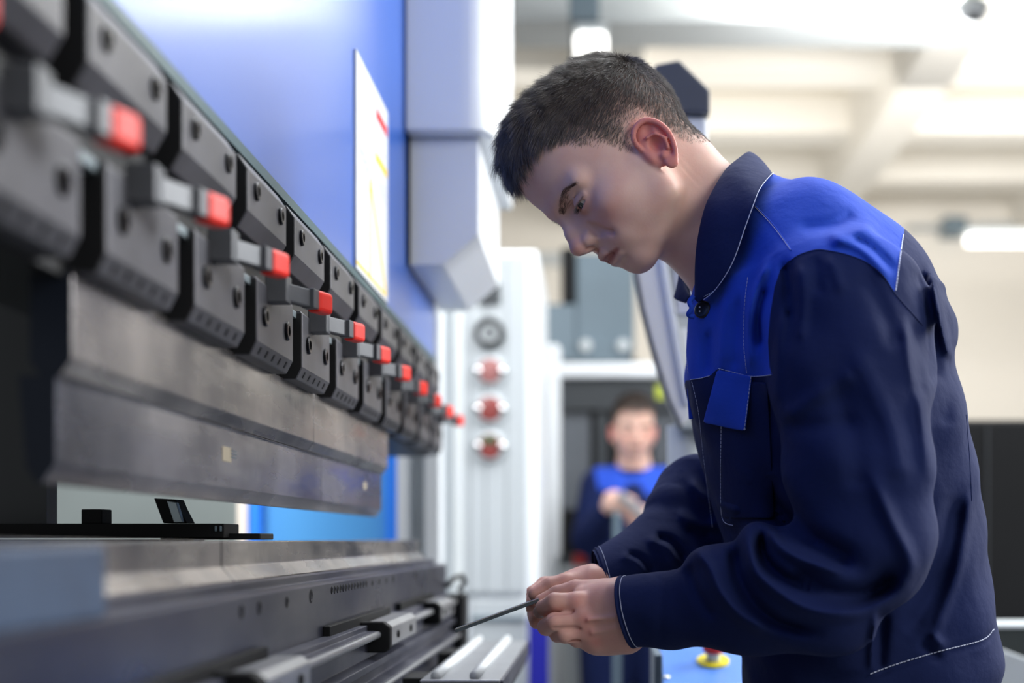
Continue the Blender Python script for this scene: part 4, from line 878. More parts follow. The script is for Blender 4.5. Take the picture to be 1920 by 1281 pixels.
def eye_mat():
    m = bpy.data.materials.new('eye'); m.use_nodes = True; nt = m.node_tree; N = nt.nodes; L = nt.links; b = N['Principled BSDF']
    tc = N.new('ShaderNodeTexCoord'); sp = N.new('ShaderNodeSeparateXYZ'); L.new(tc.outputs['Object'], sp.inputs[0])
    r = N.new('ShaderNodeValToRGB'); r.color_ramp.interpolation = 'LINEAR'; e = r.color_ramp.elements
    e[0].position = 0.0; e[0].color = srgb(214, 208, 200); e[1].position = 1.0; e[1].color = (0.004, 0.004, 0.004, 1)
    for p_, c_ in ((0.845, srgb(206, 198, 190)), (0.87, srgb(40, 46, 46)), (0.90, srgb(92, 104, 100)), (0.955, srgb(70, 80, 78)), (0.965, (0.004, 0.004, 0.004, 1))):
        q = e.new(p_); q.color = c_
    mm = N.new('ShaderNodeMath'); mm.operation = 'DIVIDE'; mm.inputs[1].default_value = 0.0121; L.new(sp.outputs['X'], mm.inputs[0]); L.new(mm.outputs[0], r.inputs[0])
    L.new(r.outputs[0], b.inputs['Base Color']); b.inputs['Roughness'].default_value = 0.08; return m
M_eye = eye_mat()
for l in (-1, 1):
    b = MB(); prof = [(max(0.0001, 0.0121*math.sin(t)), 0.0121*math.cos(t)) for t in np.linspace(0, math.pi, 20)][::-1]
    o = b.lathe((0, 0, 0), (1, 0, 0), prof, 32).build('eyeball', M_eye, smooth=True)
    g = unit(np.array([[1.0, 0.05, -0.30]]))[0]; gw = R_H@g; up = R_H[:, 2]; y = np.cross(up, gw); y /= np.linalg.norm(y); zz = np.cross(gw, y)
    o.parent = person; Mx = Matrix(((gw[0], y[0], zz[0]), (gw[1], y[1], zz[1]), (gw[2], y[2], zz[2]))).to_4x4(); Mx.translation = Vector(hw(np.array([0.0803, 0.0315*l, 0.0148]))) ; o.matrix_parent_inverse = Matrix.Translation(-Vector(person.location)); o.matrix_basis = Mx

# ---- hands, forearms and the hidden core of the body, in world space
def P3(x, y, Y): return W(x, y, Y)
FHd = Field(P3(975, 1240, 1.44)-np.array([0, 0, 0.0]), P3(1290, 1040, 1.72)+np.array([0, 0, 0.01]), 0.0012)
FHd.lo = FHd.lo
def finger(F, pts, rs, k=0.004, flat=None): F.chain([P3(*p) for p in pts], rs, k, kj=0.0025, flat=flat)
# near (left) hand, back towards the camera
F = FHd
F.cone(P3(1150, 1140, 1.475), P3(1240, 1148, 1.462), .0290, .0315, 0, flat=((0, 1, 0), 1.25))                  # wrist and forearm
F.cone(P3(1090, 1140, 1.480), P3(1165, 1140, 1.478), .0135, .022, .012); F.cone(P3(1097, 1164, 1.476), P3(1168, 1165, 1.475), .0140, .022, .012)
F.cone(P3(1103, 1186, 1.478), P3(1170, 1180, 1.478), .0130, .021, .012); F.cone(P3(1118, 1203, 1.484), P3(1172, 1190, 1.482), .0115, .020, .012)
F.ell(P3(1130, 1165, 1.488), (.034, .020, .034), .012)
F.cone(P3(1095, 1120, 1.498), P3(1160, 1120, 1.495), .012, .022, .012)                                          # thumb side
for q in ((1081, 1129, 1.471, .0105), (1094, 1160, 1.466, .0105), (1104, 1186, 1.470, .0100), (1118, 1204, 1.477, .0090)): F.ell(P3(*q[:3]), (q[3],)*3, .008)     # knuckles
finger(F, [(1084, 1130, 1.475), (1040, 1128, 1.472), (1020, 1140, 1.486), (1012, 1148, 1.496)], [.0105, .0090, .0085, .0070])                    # index
finger(F, [(1092, 1163, 1.470), (1040, 1166, 1.464), (1024, 1176, 1.482), (1035, 1180, 1.500)], [.0105, .0093, .0088, .0075])                    # middle
finger(F, [(1100, 1187, 1.474), (1060, 1190, 1.468), (1046, 1190, 1.484), (1058, 1186, 1.502)], [.0100, .0090, .0082, .0070])                    # ring
finger(F, [(1116, 1202, 1.480), (1082, 1200, 1.478), (1068, 1194, 1.490), (1080, 1188, 1.505)], [.0090, .0078, .0072, .0062])                    # little
finger(F, [(1130, 1108, 1.505), (1080, 1106, 1.515), (1045, 1115, 1.520), (1016, 1128, 1.518)], [.0125, .0105, .0095, .0080], .008)              # thumb over the strip
for a, b in (((1082, 1147, 1.464), (1022, 1155, 1.460)), ((1092, 1177, 1.462), (1040, 1181, 1.456)), ((1104, 1198, 1.468), (1068, 1199, 1.466))):
    F.cone(P3(*a), P3(*b), .0010, .0022, .0035, '-')
for a, b in (((1104, 1162, 1.453), (1152, 1158, 1.449)), ((1112, 1186, 1.457), (1154, 1178, 1.452))):
    F.cone(P3(*a), P3(*b), .0008, .0006, .008)                                                                  # tendons
# far (right) hand, palm towards the camera, fingers curled over the strip
F.cone(P3(1112, 1106, 1.578), P3(1172, 1092, 1.622), .0260, .0235, .004, flat=((0, 1, 0), 1.2))
F.ell(P3(1088, 1108, 1.585), (.030, .022, .024), .012)
F.cone(P3(1110, 1092, 1.565), P3(1062, 1098, 1.570), .019, .013, .012)
finger(F, [(1068, 1096, 1.60), (1022, 1098, 1.588), (1000, 1114, 1.572), (992, 1136, 1.560)], [.0115, .0098, .0088, .0072])   # index
finger(F, [(1070, 1104, 1.615), (1022, 1116, 1.610), (1000, 1138, 1.592), (1006, 1166, 1.572)], [.0115, .0100, .0092, .0082]) # middle
finger(F, [(1075, 1116, 1.625), (1032, 1134, 1.625), (1012, 1158, 1.600), (1024, 1176, 1.580)], [.0110, .0095, .0086, .0076]) # ring
finger(F, [(1085, 1128, 1.625), (1050, 1150, 1.625), (1034, 1172, 1.605), (1044, 1184, 1.588)], [.0095, .0082, .0075, .0066]) # little
finger(F, [(1095, 1098, 1.560), (1060, 1094, 1.553), (1032, 1100, 1.549), (1004, 1114, 1.545)], [.0140, .0112, .0100, .0082], .008)   # thumb
BV, BQ = FHd.mesh()
core = Field(P3(1120, 1500, 1.6)-np.array([0, .32, .02]), P3(1930, 330, 1.6)+np.array([0, .30, 0]), 0.009)
core.chain([P3(1420, 470, 1.6), P3(1540, 620, 1.6), P3(1600, 900, 1.6), P3(1640, 1200, 1.6), P3(1635, 1240, 1.6)], [.05, .09, .09, .08, .07], .06, flat=((0, 1, 0), .8))
for sgn in (-1, 1):
    if sgn < 0: pts = [P3(1500, 560, 1.50), P3(1585, 600, 1.44), P3(1640, 1030, 1.40), P3(1420, 1110, 1.43), P3(1210, 1146, 1.467)]
    else: pts = [P3(1480, 560, 1.70), P3(1490, 620, 1.76), P3(1430, 1010, 1.80), P3(1310, 1025, 1.74), P3(1200, 1088, 1.62)]
    core.chain(pts, [.05, .044, .026, .024, .016 if sgn > 0 else .024], .02)
CV, CQ = core.mesh()
V = np.concatenate([hw(HV), BV, CV]); Q = np.concatenate([HQ, BQ+len(HV), CQ+len(HV)+len(BV)])
A = head_attrs(HV)
pb_ = PX(BV); ft = lambda x, y, r: np.exp(-((pb_-np.array([x, y]))**2).sum(1)/r**2)
hb = {'red': np.clip(.26*ft(1081, 1128, 14)+.28*ft(1096, 1162, 14)+.2*ft(1105, 1187, 12)+.3*ft(1118, 1205, 12)+.25, 0, 1), 'lip': np.zeros(len(BV)), 'root': np.zeros(len(BV)),
      'dirt': np.clip(1.0*ft(990, 1130, 16)+.8*ft(1006, 1160, 18)+.6*ft(1012, 1143, 10)+.5*ft(1032, 1102, 22), 0, 1)*(.7+.3*np.sin(BV[:, 0]*260+BV[:, 1]*310)*np.sin(BV[:, 2]*280))}
body = np_obj('body', V, Q, M_skin, person, attrs={k: np.concatenate([A[k], hb[k], np.zeros(len(CV))]) for k in A})
# the strip he holds
def strip():
    r = empty('metal_strip', tuple(P3(940, 1150, 1.52))); tag(r, 'thin dark steel strip held level in his fingertips', 'metal strip')
    a, b = P3(858, 1181, 1.515), P3(1012, 1124, 1.525); t = (b-a)/np.linalg.norm(b-a); n = np.cross(t, [0, 1, 0]); n /= np.linalg.norm(n); n = n if n[2] > 0 else -n
    wv = np.array([0, .024, 0]); th = n*.0019
    c = [a-wv-th, b-wv-th, b+wv-th, a+wv*0.8-th-t*0.003, a-wv+th, b-wv+th, b+wv+th, a+wv*0.8+th-t*0.003]
    M_strip = mat('dark_steel_strip', srgb(84, 92, 98), 0.35, 0.7, noise=(50, 0.5, srgb(60, 66, 72)))
    keep(MB().add(c, [(0,3,2,1),(4,5,6,7),(0,1,5,4),(1,2,6,5),(2,3,7,6),(3,0,4,7)]).build('strip_body', M_strip, bevel=0.0004), r)
    e0, e1 = a-wv+th*1.05, b-wv+th*1.05
    keep(MB().tube([e0, e1], 0.0006, 6).build('pale_edge_line', mat('pale_edge_steel', srgb(206, 196, 178), 0.3, 0.8, noise=(60, .3, srgb(180, 170, 150)))), r)  # pale line along the near upper edge of the strip
strip()
# ================================================================== jacket
def cloth_mat(name, col, col2, rough=0.9):
    m = mat(name, col, rough, noise=(9, 0.5, col2), spec=0.2)
    nt = m.node_tree; N = nt.nodes; L = nt.links; b = N['Principled BSDF']; tc = N['Texture Coordinate']
    n = N.new('ShaderNodeTexNoise'); n.inputs['Scale'].default_value = 700; n.inputs['Detail'].default_value = 2; L.new(tc.outputs['Object'], n.inputs['Vector'])
    n2 = N.new('ShaderNodeTexNoise'); n2.inputs['Scale'].default_value = 45; n2.inputs['Detail'].default_value = 3; L.new(tc.outputs['Object'], n2.inputs['Vector'])
    b1 = N.new('ShaderNodeBump'); b1.inputs['Strength'].default_value = 0.25; b1.inputs['Distance'].default_value = 0.0004; L.new(n.outputs['Fac'], b1.inputs['Height'])
    b2 = N.new('ShaderNodeBump'); b2.inputs['Strength'].default_value = 0.35; b2.inputs['Distance'].default_value = 0.004; L.new(n2.outputs['Fac'], b2.inputs['Height'])
    L.new(b1.outputs[0], b2.inputs['Normal']); L.new(b2.outputs[0], b.inputs['Normal']); return m
M_navy = cloth_mat('navy_cotton', srgb(24, 36, 80), srgb(20, 30, 68))
M_royal = cloth_mat('royal_blue_cotton', srgb(44, 80, 192), srgb(38, 72, 178))
M_thread = mat('white_thread', srgb(205, 212, 235), 0.7, noise=(300, .4, srgb(170, 180, 215)))
JF = Field(P3(1085, 1380, 1.6)-np.array([0, .38, 0]), P3(1915, 300, 1.6)+np.array([0, .33, 0.0]), 0.0032)
def loft(F, rows, k=0.03):
    """rows: (py, x front px, x back px, half width in y); sections stacked in z, seen at y = 1.6"""
    rows = sorted(rows, key=lambda r: -r[0]); zz = [CZ+(VY-r[0])/FP*1.6 for r in rows]
    xf = [(r[1]-VX)/FP*1.6 for r in rows]; xb = [(r[2]-VX)/FP*1.6 for r in rows]; hw_ = [r[3] for r in rows]
    Z = F.ax[2]; a = np.interp(Z, zz, xf); b = np.interp(Z, zz, xb); w_ = np.interp(Z, zz, hw_)
    ker = np.array([1, 2, 3, 4, 3, 2, 1.])/16
    a, b, w_ = [np.convolve(np.pad(q, 3, 'edge'), ker, 'valid') for q in (a, b, w_)]
    c = (a+b)/2; r = (b-a)/2
    X = (F.ax[0][:, None, None]-c[None, None, :])/r[None, None, :]; Y = (F.ax[1][None, :, None]-1.6)/w_[None, None, :]
    e = 2.4; q = (np.abs(X)**e+np.abs(Y)**e)**(1/e); d = ((q-1)*np.minimum(r, w_)[None, None, :]).astype(np.float32)
    zt, zb = zz[-1], zz[0]; Zg = F.ax[2][None, None, :]
    d = np.maximum(d, np.maximum(Zg-zt, zb-Zg).astype(np.float32)); F.put(tuple(slice(None) for _ in range(3)), d, k)
loft(JF, [(575, 1318, 1741, 0.165), (610, 1298, 1768, 0.176), (700, 1288, 1778, 0.18), (770, 1296, 1794, 0.175), (880, 1318, 1814, 0.17), (1000, 1352, 1831, 0.165), (1100, 1376, 1844, 0.165), (1180, 1388, 1854, 0.165), (1240, 1394, 1862, 0.168), (1285, 1396, 1854, 0.165), (1330, 1398, 1844, 0.16)], 0.0)
JF.ell(P3(1533, 628, 1.6), (.136, .182, .150), .028)
JF.ell(P3(1487, 472, 1.6), (.080, .145, .074), .03)
JF.cone(P3(1395, 405, 1.6), P3(1440, 470, 1.6), .056, .075, .02)
JF.cone(P3(1362, 600, 1.54), P3(1362, 740, 1.53), .030, .032, .03)
JF.cone(P3(1362, 520, 1.56), P3(1360, 610, 1.55), .026, .030, .03)
for y0_ in (1.43, 1.77): JF.cone(P3(1490, 505, 1.6 + (y0_-1.6)*.55), P3(1570, 565, y0_), .062, .066, .04)
# near sleeve
SL = [P3(1578, 590, 1.43), P3(1596, 720, 1.405), P3(1608, 880, 1.385), P3(1632, 1015, 1.375)]
JF.chain(SL, [.073, .0780, .0710, .0600], .028, kj=.01)
JF.cone(P3(1640, 1015, 1.375), P3(1540, 1105, 1.38), .0560, .0640, .02); JF.cone(P3(1540, 1105, 1.38), P3(1390, 1122, 1.415), .0640, .0540, .012)
JF.cone(P3(1390, 1122, 1.415), P3(1262, 1142, 1.45), .0540, .0385, .012); JF.cone(P3(1262, 1142, 1.45), P3(1130, 1152, 1.472), .0385, .0345, .01)
JF.ell(P3(1330, 1062, 1.42), (.020, .026, .016), .018); JF.ell(P3(1417, 1016, 1.40), (.017, .026, .019), .018); JF.ell(P3(1372, 1045, 1.43), (.014, .02, .012), .012)
JF.ell(P3(1700, 640, 1.42), (.024, .03, .075), .03)
# far sleeve
FS = [P3(1500, 600, 1.76), P3(1460, 830, 1.80), P3(1410, 985, 1.80)]
JF.chain(FS, [.070, .070, .062], .03, kj=.01)
JF.chain([P3(1410, 985, 1.80), P3(1300, 1000, 1.73), P3(1218, 1062, 1.66), P3(1095, 1103, 1.578)], [.062, .058, .0475, .0335], .02, kj=.012)
JF.cone(P3(1268, 955, 1.71), P3(1300, 930, 1.74), .034, .05, .02)
JF.cone(P3(1220, 1030, 1.67), P3(1232, 1012, 1.68), .035, .034, .01)
# folds, grooves (-) and ridges (+), in millimetres; lines lie on the side of the garment that faces the camera
FOLDS = [([(1430, 900), (1452, 950), (1500, 1000), (1560, 1035), (1600, 1058)], 24, -11), ([(1490, 1068), (1545, 1108), (1620, 1116), (1682, 1078)], 24, -11),
 ([(1640, 900), (1672, 980), (1702, 1040), (1702, 1078), (1670, 1120), (1600, 1150)], 14, 6), ([(1403, 1000), (1413, 1064), (1450, 1104), (1501, 1137), (1556, 1150), (1610, 1146)], 13, 8),
 ([(1439, 995), (1465, 1028), (1519, 1057), (1585, 1071)], 11, 7), ([(1424, 1000), (1434, 1048), (1474, 1086), (1530, 1106)], 11, -9),
 ([(1304, 1031), (1330, 1064), (1352, 1112), (1390, 1155), (1439, 1181)], 13, 7), ([(1377, 1030), (1384, 1079), (1413, 1130), (1457, 1165), (1530, 1185)], 14, -9),
 ([(1290, 1060), (1306, 1110), (1340, 1160)], 14, -4), ([(1239, 1070), (1241, 1140), (1238, 1212)], 4, -1.6),
 ([(1712, 600), (1722, 670), (1722, 745)], 11, -4), ([(1700, 600), (1704, 680), (1726, 770), (1738, 890)], 8, 4), ([(1603, 660), (1664, 785), (1692, 900)], 22, 5), ([(1560, 700), (1600, 820), (1610, 920)], 24, -4),
 ([(1473, 783), (1542, 735), (1600, 700)], 14, 3.5), ([(1460, 800), (1540, 800), (1600, 790)], 16, -3), ([(1473, 493), (1478, 540), (1480, 600)], 10, -6), ([(1500, 500), (1505, 560), (1500, 640)], 10, 3.5), ([(1559, 485), (1578, 545)], 11, 3), ([(1530, 485), (1535, 550)], 9, -2.5), ([(1620, 510), (1660, 590), (1680, 650)], 13, -3),
 ([(1440, 492), (1414, 550), (1404, 620), (1408, 690)], 8, 5), ([(1436, 540), (1422, 590), (1424, 650)], 8, -6), ([(1385, 560), (1380, 640), (1378, 690)], 8, -3), ([(1330, 620), (1326, 700)], 9, -4), ([(1360, 560), (1352, 640), (1350, 700)], 7, 2.5),
 ([(1720, 505), (1736, 580), (1750, 660), (1755, 720)], 16, -6), ([(1745, 510), (1766, 618), (1780, 668)], 6, 5), ([(1785, 640), (1778, 720), (1770, 800)], 18, -3), ([(1819, 930), (1800, 1045), (1782, 1108), (1752, 1190)], 8, 4.5), ([(1795, 930), (1775, 1045), (1750, 1108), (1700, 1190)], 20, -7),
 ([(1500, 1272), (1632, 1268), (1680, 1250), (1760, 1226), (1840, 1205), (1862, 1186)], 5, -1.8), ([(1748, 1190), (1768, 1214)], 9, 5), ([(1730, 1205), (1760, 1236)], 9, -4), ([(1642, 1150), (1634, 1256)], 5, 5), ([(1656, 1150), (1650, 1256)], 9, -6), ([(1480, 560), (1460, 640), (1455, 760)], 8, 3), ([(1640, 420), (1600, 440), (1560, 455)], 12, 2.5), ([(1600, 400), (1560, 420), (1500, 425)], 9, -2.5), ([(1560, 445), (1620, 470), (1665, 520)], 8, 4), ([(1600, 445), (1640, 470), (1676, 505)], 7, -3),
 ([(1292, 900), (1330, 940), (1390, 960)], 10, 5), ([(1215, 1012), (1250, 1025), (1270, 1060)], 7, 5), ([(1232, 1008), (1262, 1018), (1285, 1050)], 7, -7), ([(1165, 1045), (1190, 1050), (1210, 1078)], 5, 3.5), ([(1178, 1040), (1203, 1048), (1225, 1074)], 5, -5), ([(1270, 960), (1320, 985), (1380, 975)], 10, 4), ([(1290, 990), (1330, 1005)], 9, -5)]
def apply_folds(F, folds):
    I = np.argwhere(np.abs(F.F) < 0.022); P = I*F.h+F.lo; ny = F.grad(np.clip(P, F.lo+2*F.h, F.lo+(F.n-3)*F.h), F.h*3)[:, 1]
    px = PX(P); wgt = np.clip(-ny*2.2, 0, 1); acc = np.zeros(len(P))
    for ln, wd, amp in folds:
        q = np.array(ln, float); m = (px[:, 0] > q[:, 0].min()-3*wd) & (px[:, 0] < q[:, 0].max()+3*wd) & (px[:, 1] > q[:, 1].min()-3*wd) & (px[:, 1] < q[:, 1].max()+3*wd) & (wgt > 0)
        d, t = polydist(px[m], spline(q, 5)); acc[m] += amp*0.0013*np.exp(-(d/wd)**2)*np.clip(np.minimum(t, 1-t)*6+0.25, 0, 1)
    wv = 0.0011*(np.sin(P[:, 0]*75+P[:, 2]*40)+np.sin(P[:, 2]*95-P[:, 1]*60+P[:, 0]*30))
    F.F[I[:, 0], I[:, 1], I[:, 2]] -= (acc*wgt+wv).astype(np.float32)
FOLDS = [(l_, w_*(.85 if i_ < 9 else 1), a_*(1.5 if i_ < 9 else 1.15)) for i_, (l_, w_, a_) in enumerate(FOLDS)]
apply_folds(JF, FOLDS)
JV, JQ = JF.mesh(); JV = relax(JV, JQ, 1, 0.4); JN = JF.grad(JV, 0.004); JT = tri(JQ)
near = JV.copy(); near[:, 1] = np.where(near[:, 1] > 1.6, 3.2-near[:, 1], near[:, 1])
print('jacket', len(JV))
def axis_cut(P, p0, n): return (P-p0)@np.array(n)
def sleeve_mask(P, p0, r): return np.linalg.norm(P-p0, axis=1) < r
def jcut(V, T, N, fn): return clip(V, T, N, fn(V))
# cuffs: sleeves are cut open in front of the wrist
cutA = (P3(1179, 1150, 1.468), unit(np.array([[1.0, -0.30, 0.22]]))[0]); cutB = (P3(1122, 1085, 1.60), unit(np.array([[1.0, 0.10, 0.22]]))[0])
def cutfn(P):
    a = axis_cut(P, *cutA); a = np.where(np.linalg.norm(P-cutA[0], axis=1) < 0.09, a, 1.0); a = np.where(P[:, 1] > 1.535, 1.0, a)
    b = axis_cut(P, *cutB); b = np.where(np.linalg.norm(P-cutB[0], axis=1) < 0.09, b, 1.0); b = np.where(P[:, 1] <= 1.535, 1.0, b); return np.minimum(a, b)
V_, N_, _, T_ = clip(JV, JT, JN, cutfn(JV))
jacket = empty('jacket_tmp'); bpy.data.objects.remove(jacket)
YOKE = [(1380, 200), (1700, 200), (1696, 430), (1689, 470), (1683, 510), (1678, 551), (1655, 517), (1625, 493), (1590, 479), (1555, 471), (1530, 469), (1500, 478), (1478, 490), (1463, 506), (1452, 540), (1444, 590), (1440, 640), (1443, 690), (1448, 703), (1411, 707), (1345, 692), (1330, 706), (1293, 713), (1230, 716), (1230, 500)]
def side_px(V):
    q = V.copy(); q[:, 1] = np.where(q[:, 1] > 1.6, 3.2-q[:, 1], q[:, 1]); return PX(q)
def sdyoke(V): return polysd(side_px(V), YOKE)
V_, N_, Ty, Tr = clip(V_, T_, N_, sdyoke(V_))
def sdcuff(V):
    a = axis_cut(V, cutA[0]+cutA[1]*0.044, cutA[1]); a = np.where(np.linalg.norm(V-cutA[0], axis=1) < 0.12, a, 1.0); a = np.where(V[:, 1] > 1.535, 1.0, a)
    b = axis_cut(V, cutB[0]+cutB[1]*0.040, cutB[1]); b = np.where(np.linalg.norm(V-cutB[0], axis=1) < 0.12, b, 1.0); b = np.where(V[:, 1] <= 1.535, 1.0, b); return a, b
V_, N_, Tca, Tr = clip(V_, Tr, N_, sdcuff(V_)[0]); V_, N_, Tcb, Tr = clip(V_, Tr, N_, sdcuff(V_)[1])
HEM = [(1380, 1262), (1500, 1272), (1632, 1268), (1680, 1250), (1760, 1226), (1840, 1205), (1862, 1186), (1900, 1170)]
def sdhem(V): q = side_px(V); return np.interp(q[:, 0], [h[0] for h in HEM], [h[1] for h in HEM])-q[:, 1]
V_, N_, Th, Tr = clip(V_, Tr, N_, sdhem(V_))
jacket = np_obj('jacket', V_, Tr, M_navy, person, N=N_, label='navy work jacket with royal blue yoke')
J0 = jacket
np_obj('yoke', V_, Ty, M_royal, J0, N=N_, label='royal blue yoke and front panel')
np_obj('cuff', V_, Tca, M_navy, J0, N=N_); np_obj('cuff', V_, Tcb, M_navy, J0, N=N_); np_obj('hem_band', V_, Th, M_navy, J0, N=N_)
# ---- things laid on the surface
def hit(pxy, ymin=1.2, F=JF, off=0.0):
    pxy = np.atleast_2d(np.array(pxy, float)); D = np.stack([(pxy[:, 0]-VX)/FP, np.ones(len(pxy)), (VY-pxy[:, 1])/FP], 1); t = np.full(len(pxy), ymin)
    for _ in range(160):
        P = np.array([0, 0, CZ])+D*t[:, None]; v = F.sample(np.clip(P, F.lo+F.h, F.lo+(F.n-3)*F.h)); t = t+np.clip(v, -0.01, 0.01)*0.7
    return np.array([0, 0, CZ])+D*(t-off)[:, None]
def resample(P, step):
    P = np.array(P, float); s = np.r_[0, np.cumsum(np.linalg.norm(np.diff(P, axis=0), axis=1))]; n = max(2, int(s[-1]/step)); u = np.linspace(0, s[-1], n)
    return np.stack([np.interp(u, s, P[:, i]) for i in range(3)], 1)
def stitch(lines, name='stitching', parent=None, r=0.00045, dash=0.0030, gap=0.0010, off=0.0012, world=False):
    mb = MB()
    for L_ in lines:
        P = np.array(L_) if world else hit(spline(L_, 6), off=off)
        P = resample(P, 0.001); n = len(P); st = int((dash+gap)/0.001); i = 0
        while i+2 < n:
            seg = P[i:min(n, i+int(dash/0.001)+1)]
            if len(seg) >= 2 and np.linalg.norm(seg[-1]-seg[0]) < 0.012: mb.tube(seg[[0, len(seg)//2, -1]] if len(seg) > 2 else seg, r, 5)
            i += st
    o = mb.build(name, M_thread, parent or J0); return o
stitch([[(1694, 440), (1690, 465), (1684, 510), (1679, 548)]], r=.00075, off=.0016)
stitch([[(1294, 712), (1315, 709), (1333, 704)], [(1347, 691), (1378, 699), (1410, 706), (1446, 703)], [(1352, 800), (1351, 900), (1354, 972), (1376, 986)]], r=.0004)
stitch([[(1290, 600), (1287, 660), (1290, 700)], [(1297, 716), (1309, 770), (1318, 850), (1328, 930), (1336, 990)]], r=.0003)
stitch([[(1402, 520), (1396, 570), (1394, 640), (1400, 700)]], r=.0003)
stitch([[(h[0], h[1]-4) for h in HEM[2:-1]]+[(1864, 1180)]], r=.0006, off=.002)
stitch([[(1416, 388), (1450, 425), (1482, 468)]], r=.0003)
# seams as thin raised cords
def cord(line, r, m, name='seam', off=0.0): 
    P = hit(spline(line, 6), off=off); return MB().tube(resample(P, 0.003), r, 6).build(name, m, J0, smooth=True)
cord([(1482, 490), (1500, 478), (1530, 469), (1555, 471), (1590, 479), (1625, 493), (1655, 517), (1678, 551), (1712, 590), (1730, 610)], .0008, M_navy)
cord([(1416, 386), (1452, 424), (1484, 470)], .0007, M_royal)
cord([(1811, 778), (1818, 860), (1822, 940)], .0006, M_navy)
# cuff rims with their thread
def ring(F, p0, n, cen, rmax=.07, k=64):
    n = np.array(n); u = np.cross(n, [0, 1, 0]); u /= np.linalg.norm(u); v = np.cross(n, u); th = np.linspace(0, 2*math.pi, k, endpoint=False)
    D = np.cos(th)[:, None]*u+np.sin(th)[:, None]*v; t = np.zeros(k)
    for _ in range(60): t = t-np.clip(F.sample(cen+D*t[:, None]), -.004, .004)*0.9
    return cen+D*t[:, None]
for (p0, n), cc in ((cutA, P3(1179, 1150, 1.468)), (cutB, P3(1130, 1082, 1.592))):
    R_ = ring(JF, p0, n, cc); nm = np.roll(R_, 1, 0)
    MB().tube(R_, .0017, 8, closed=True).build('cuff_rim', M_navy, J0, smooth=True)
    R2 = ring(JF, p0+n*.0045, n, cc+n*.0045); c2 = R2.mean(0); R2 = R2+(R2-c2)*0.012
    stitch([list(R2)+[R2[0]]], r=.00032, dash=.005, gap=.0004, world=True)
# collar
T_c = [(1304, 556, 1.508), (1303, 505, 1.500), (1307, 450, 1.496), (1321, 388, 1.500), (1342, 345, 1.518), (1362, 315, 1.542), (1382, 298, 1.570), (1400, 285, 1.605), (1398, 292, 1.64), (1375, 325, 1.675), (1340, 385, 1.695), (1305, 440, 1.695), (1280, 484, 1.675), (1281, 530, 1.645), (1294, 556, 1.615)]
O_c = [(1311, 566, 1.497), (1340, 545, 1.478), (1374, 493, 1.460), (1398, 428, 1.452), (1412, 388, 1.456), (1425, 356, 1.475), (1442, 334, 1.520), (1449, 330, 1.590), (1440, 340, 1.665), (1415, 375, 1.72), (1372, 440, 1.745), (1325, 510, 1.735), (1284, 545, 1.70), (1264, 557, 1.668), (1288, 568, 1.628)]
Tt = spline([P3(*p) for p in T_c], 5); Oo = spline([P3(*p) for p in O_c], 5); cen = P3(1370, 430, 1.6)
rows = []
for t in np.linspace(0, 1, 9):
    M_ = Tt*(1-t)+Oo*t; rad = M_-cen; rad /= np.linalg.norm(rad, axis=1)[:, None]; bul = 0.004*math.sin(math.pi*t**0.7)+0.0012*np.sin(np.arange(len(M_))*0.55+t*3)*t
    rows.append(M_+rad*(bul if np.ndim(bul) == 0 else bul[:, None]))
inner = []
for t in (0.15, 0.5, 1.0):           # stand of the collar inside the fold
    c_ = cen+np.array([0.012, 0, -0.01]); inner.append(Tt+(c_-Tt)*0.05*t+np.array([0.006, 0, -0.022])*t)
G = np.array(inner[::-1]+rows); nr, nc = G.shape[:2]; idx = np.arange(nr*nc).reshape(nr, nc)
Qc = np.stack([idx[:-1, :-1], idx[:-1, 1:], idx[1:, 1:], idx[1:, :-1]], -1).reshape(-1, 4)
col = np_obj('collar', G.reshape(-1, 3), Qc, M_navy, J0); sd = col.modifiers.new('thickness', 'SOLIDIFY'); sd.thickness = 0.0022; sd.offset = 0
sb = col.modifiers.new('smooth', 'SUBSURF'); sb.levels = 1; sb.render_levels = 1
e1 = rows[-1]*0.86+rows[-2]*0.14; e2 = (rows[-1]-cen); e1 = e1+e2/np.linalg.norm(e2, axis=1)[:, None]*0.0022
stitch([e1[2:34]], r=.00040, world=True, dash=.004, gap=.0006)
stitch([np.array([e1[1]*0.6+rows[2][1]*0.4, e1[5]])], r=.0003, world=True)
# pocket flaps, pocket, button, button loop
def slab(name, poly, m, lift, th, parent, curve=0.0, Yfix=None):
    """cloth piece: outline in the picture laid lift(u,v) above the garment, with real thickness"""
    poly = np.array(poly, float); n = 9; a, b, c, d = poly; us = np.linspace(0, 1, n); g = np.array([[(a*(1-u)+b*u)*(1-v)+(d*(1-u)+c*u)*v for u in us] for v in us]).reshape(-1, 2)
    vv = np.repeat(us, n); uu = np.tile(us, n)
    if Yfix is None: P = hit(g)
    else: P = np.array([W(x, y, Yfix[0]*(1-v)+Yfix[1]*v) for (x, y), v in zip(g, vv)])
    P[:, 1] -= lift[0]*(1-vv)+lift[1]*vv+curve*np.sin(uu*math.pi*2.2)*vv
    P = P.reshape(n, n, 3)
    for _ in range(2): P[1:-1, 1:-1] = (P[:-2, 1:-1]+P[2:, 1:-1]+P[1:-1, :-2]+P[1:-1, 2:])/4
    P = P.reshape(-1, 3)
    ii = np.arange(n*n).reshape(n, n); q = np.stack([ii[:-1, :-1], ii[1:, :-1], ii[1:, 1:], ii[:-1, 1:]], -1).reshape(-1, 4)
    o = np_obj(name, P, q, m, parent); s_ = o.modifiers.new('thickness', 'SOLIDIFY'); s_.thickness = th; s_.offset = 1; s2 = o.modifiers.new('smooth', 'SUBSURF'); s2.levels = 1; s2.render_levels = 1; return o, P.reshape(n, n, 3)
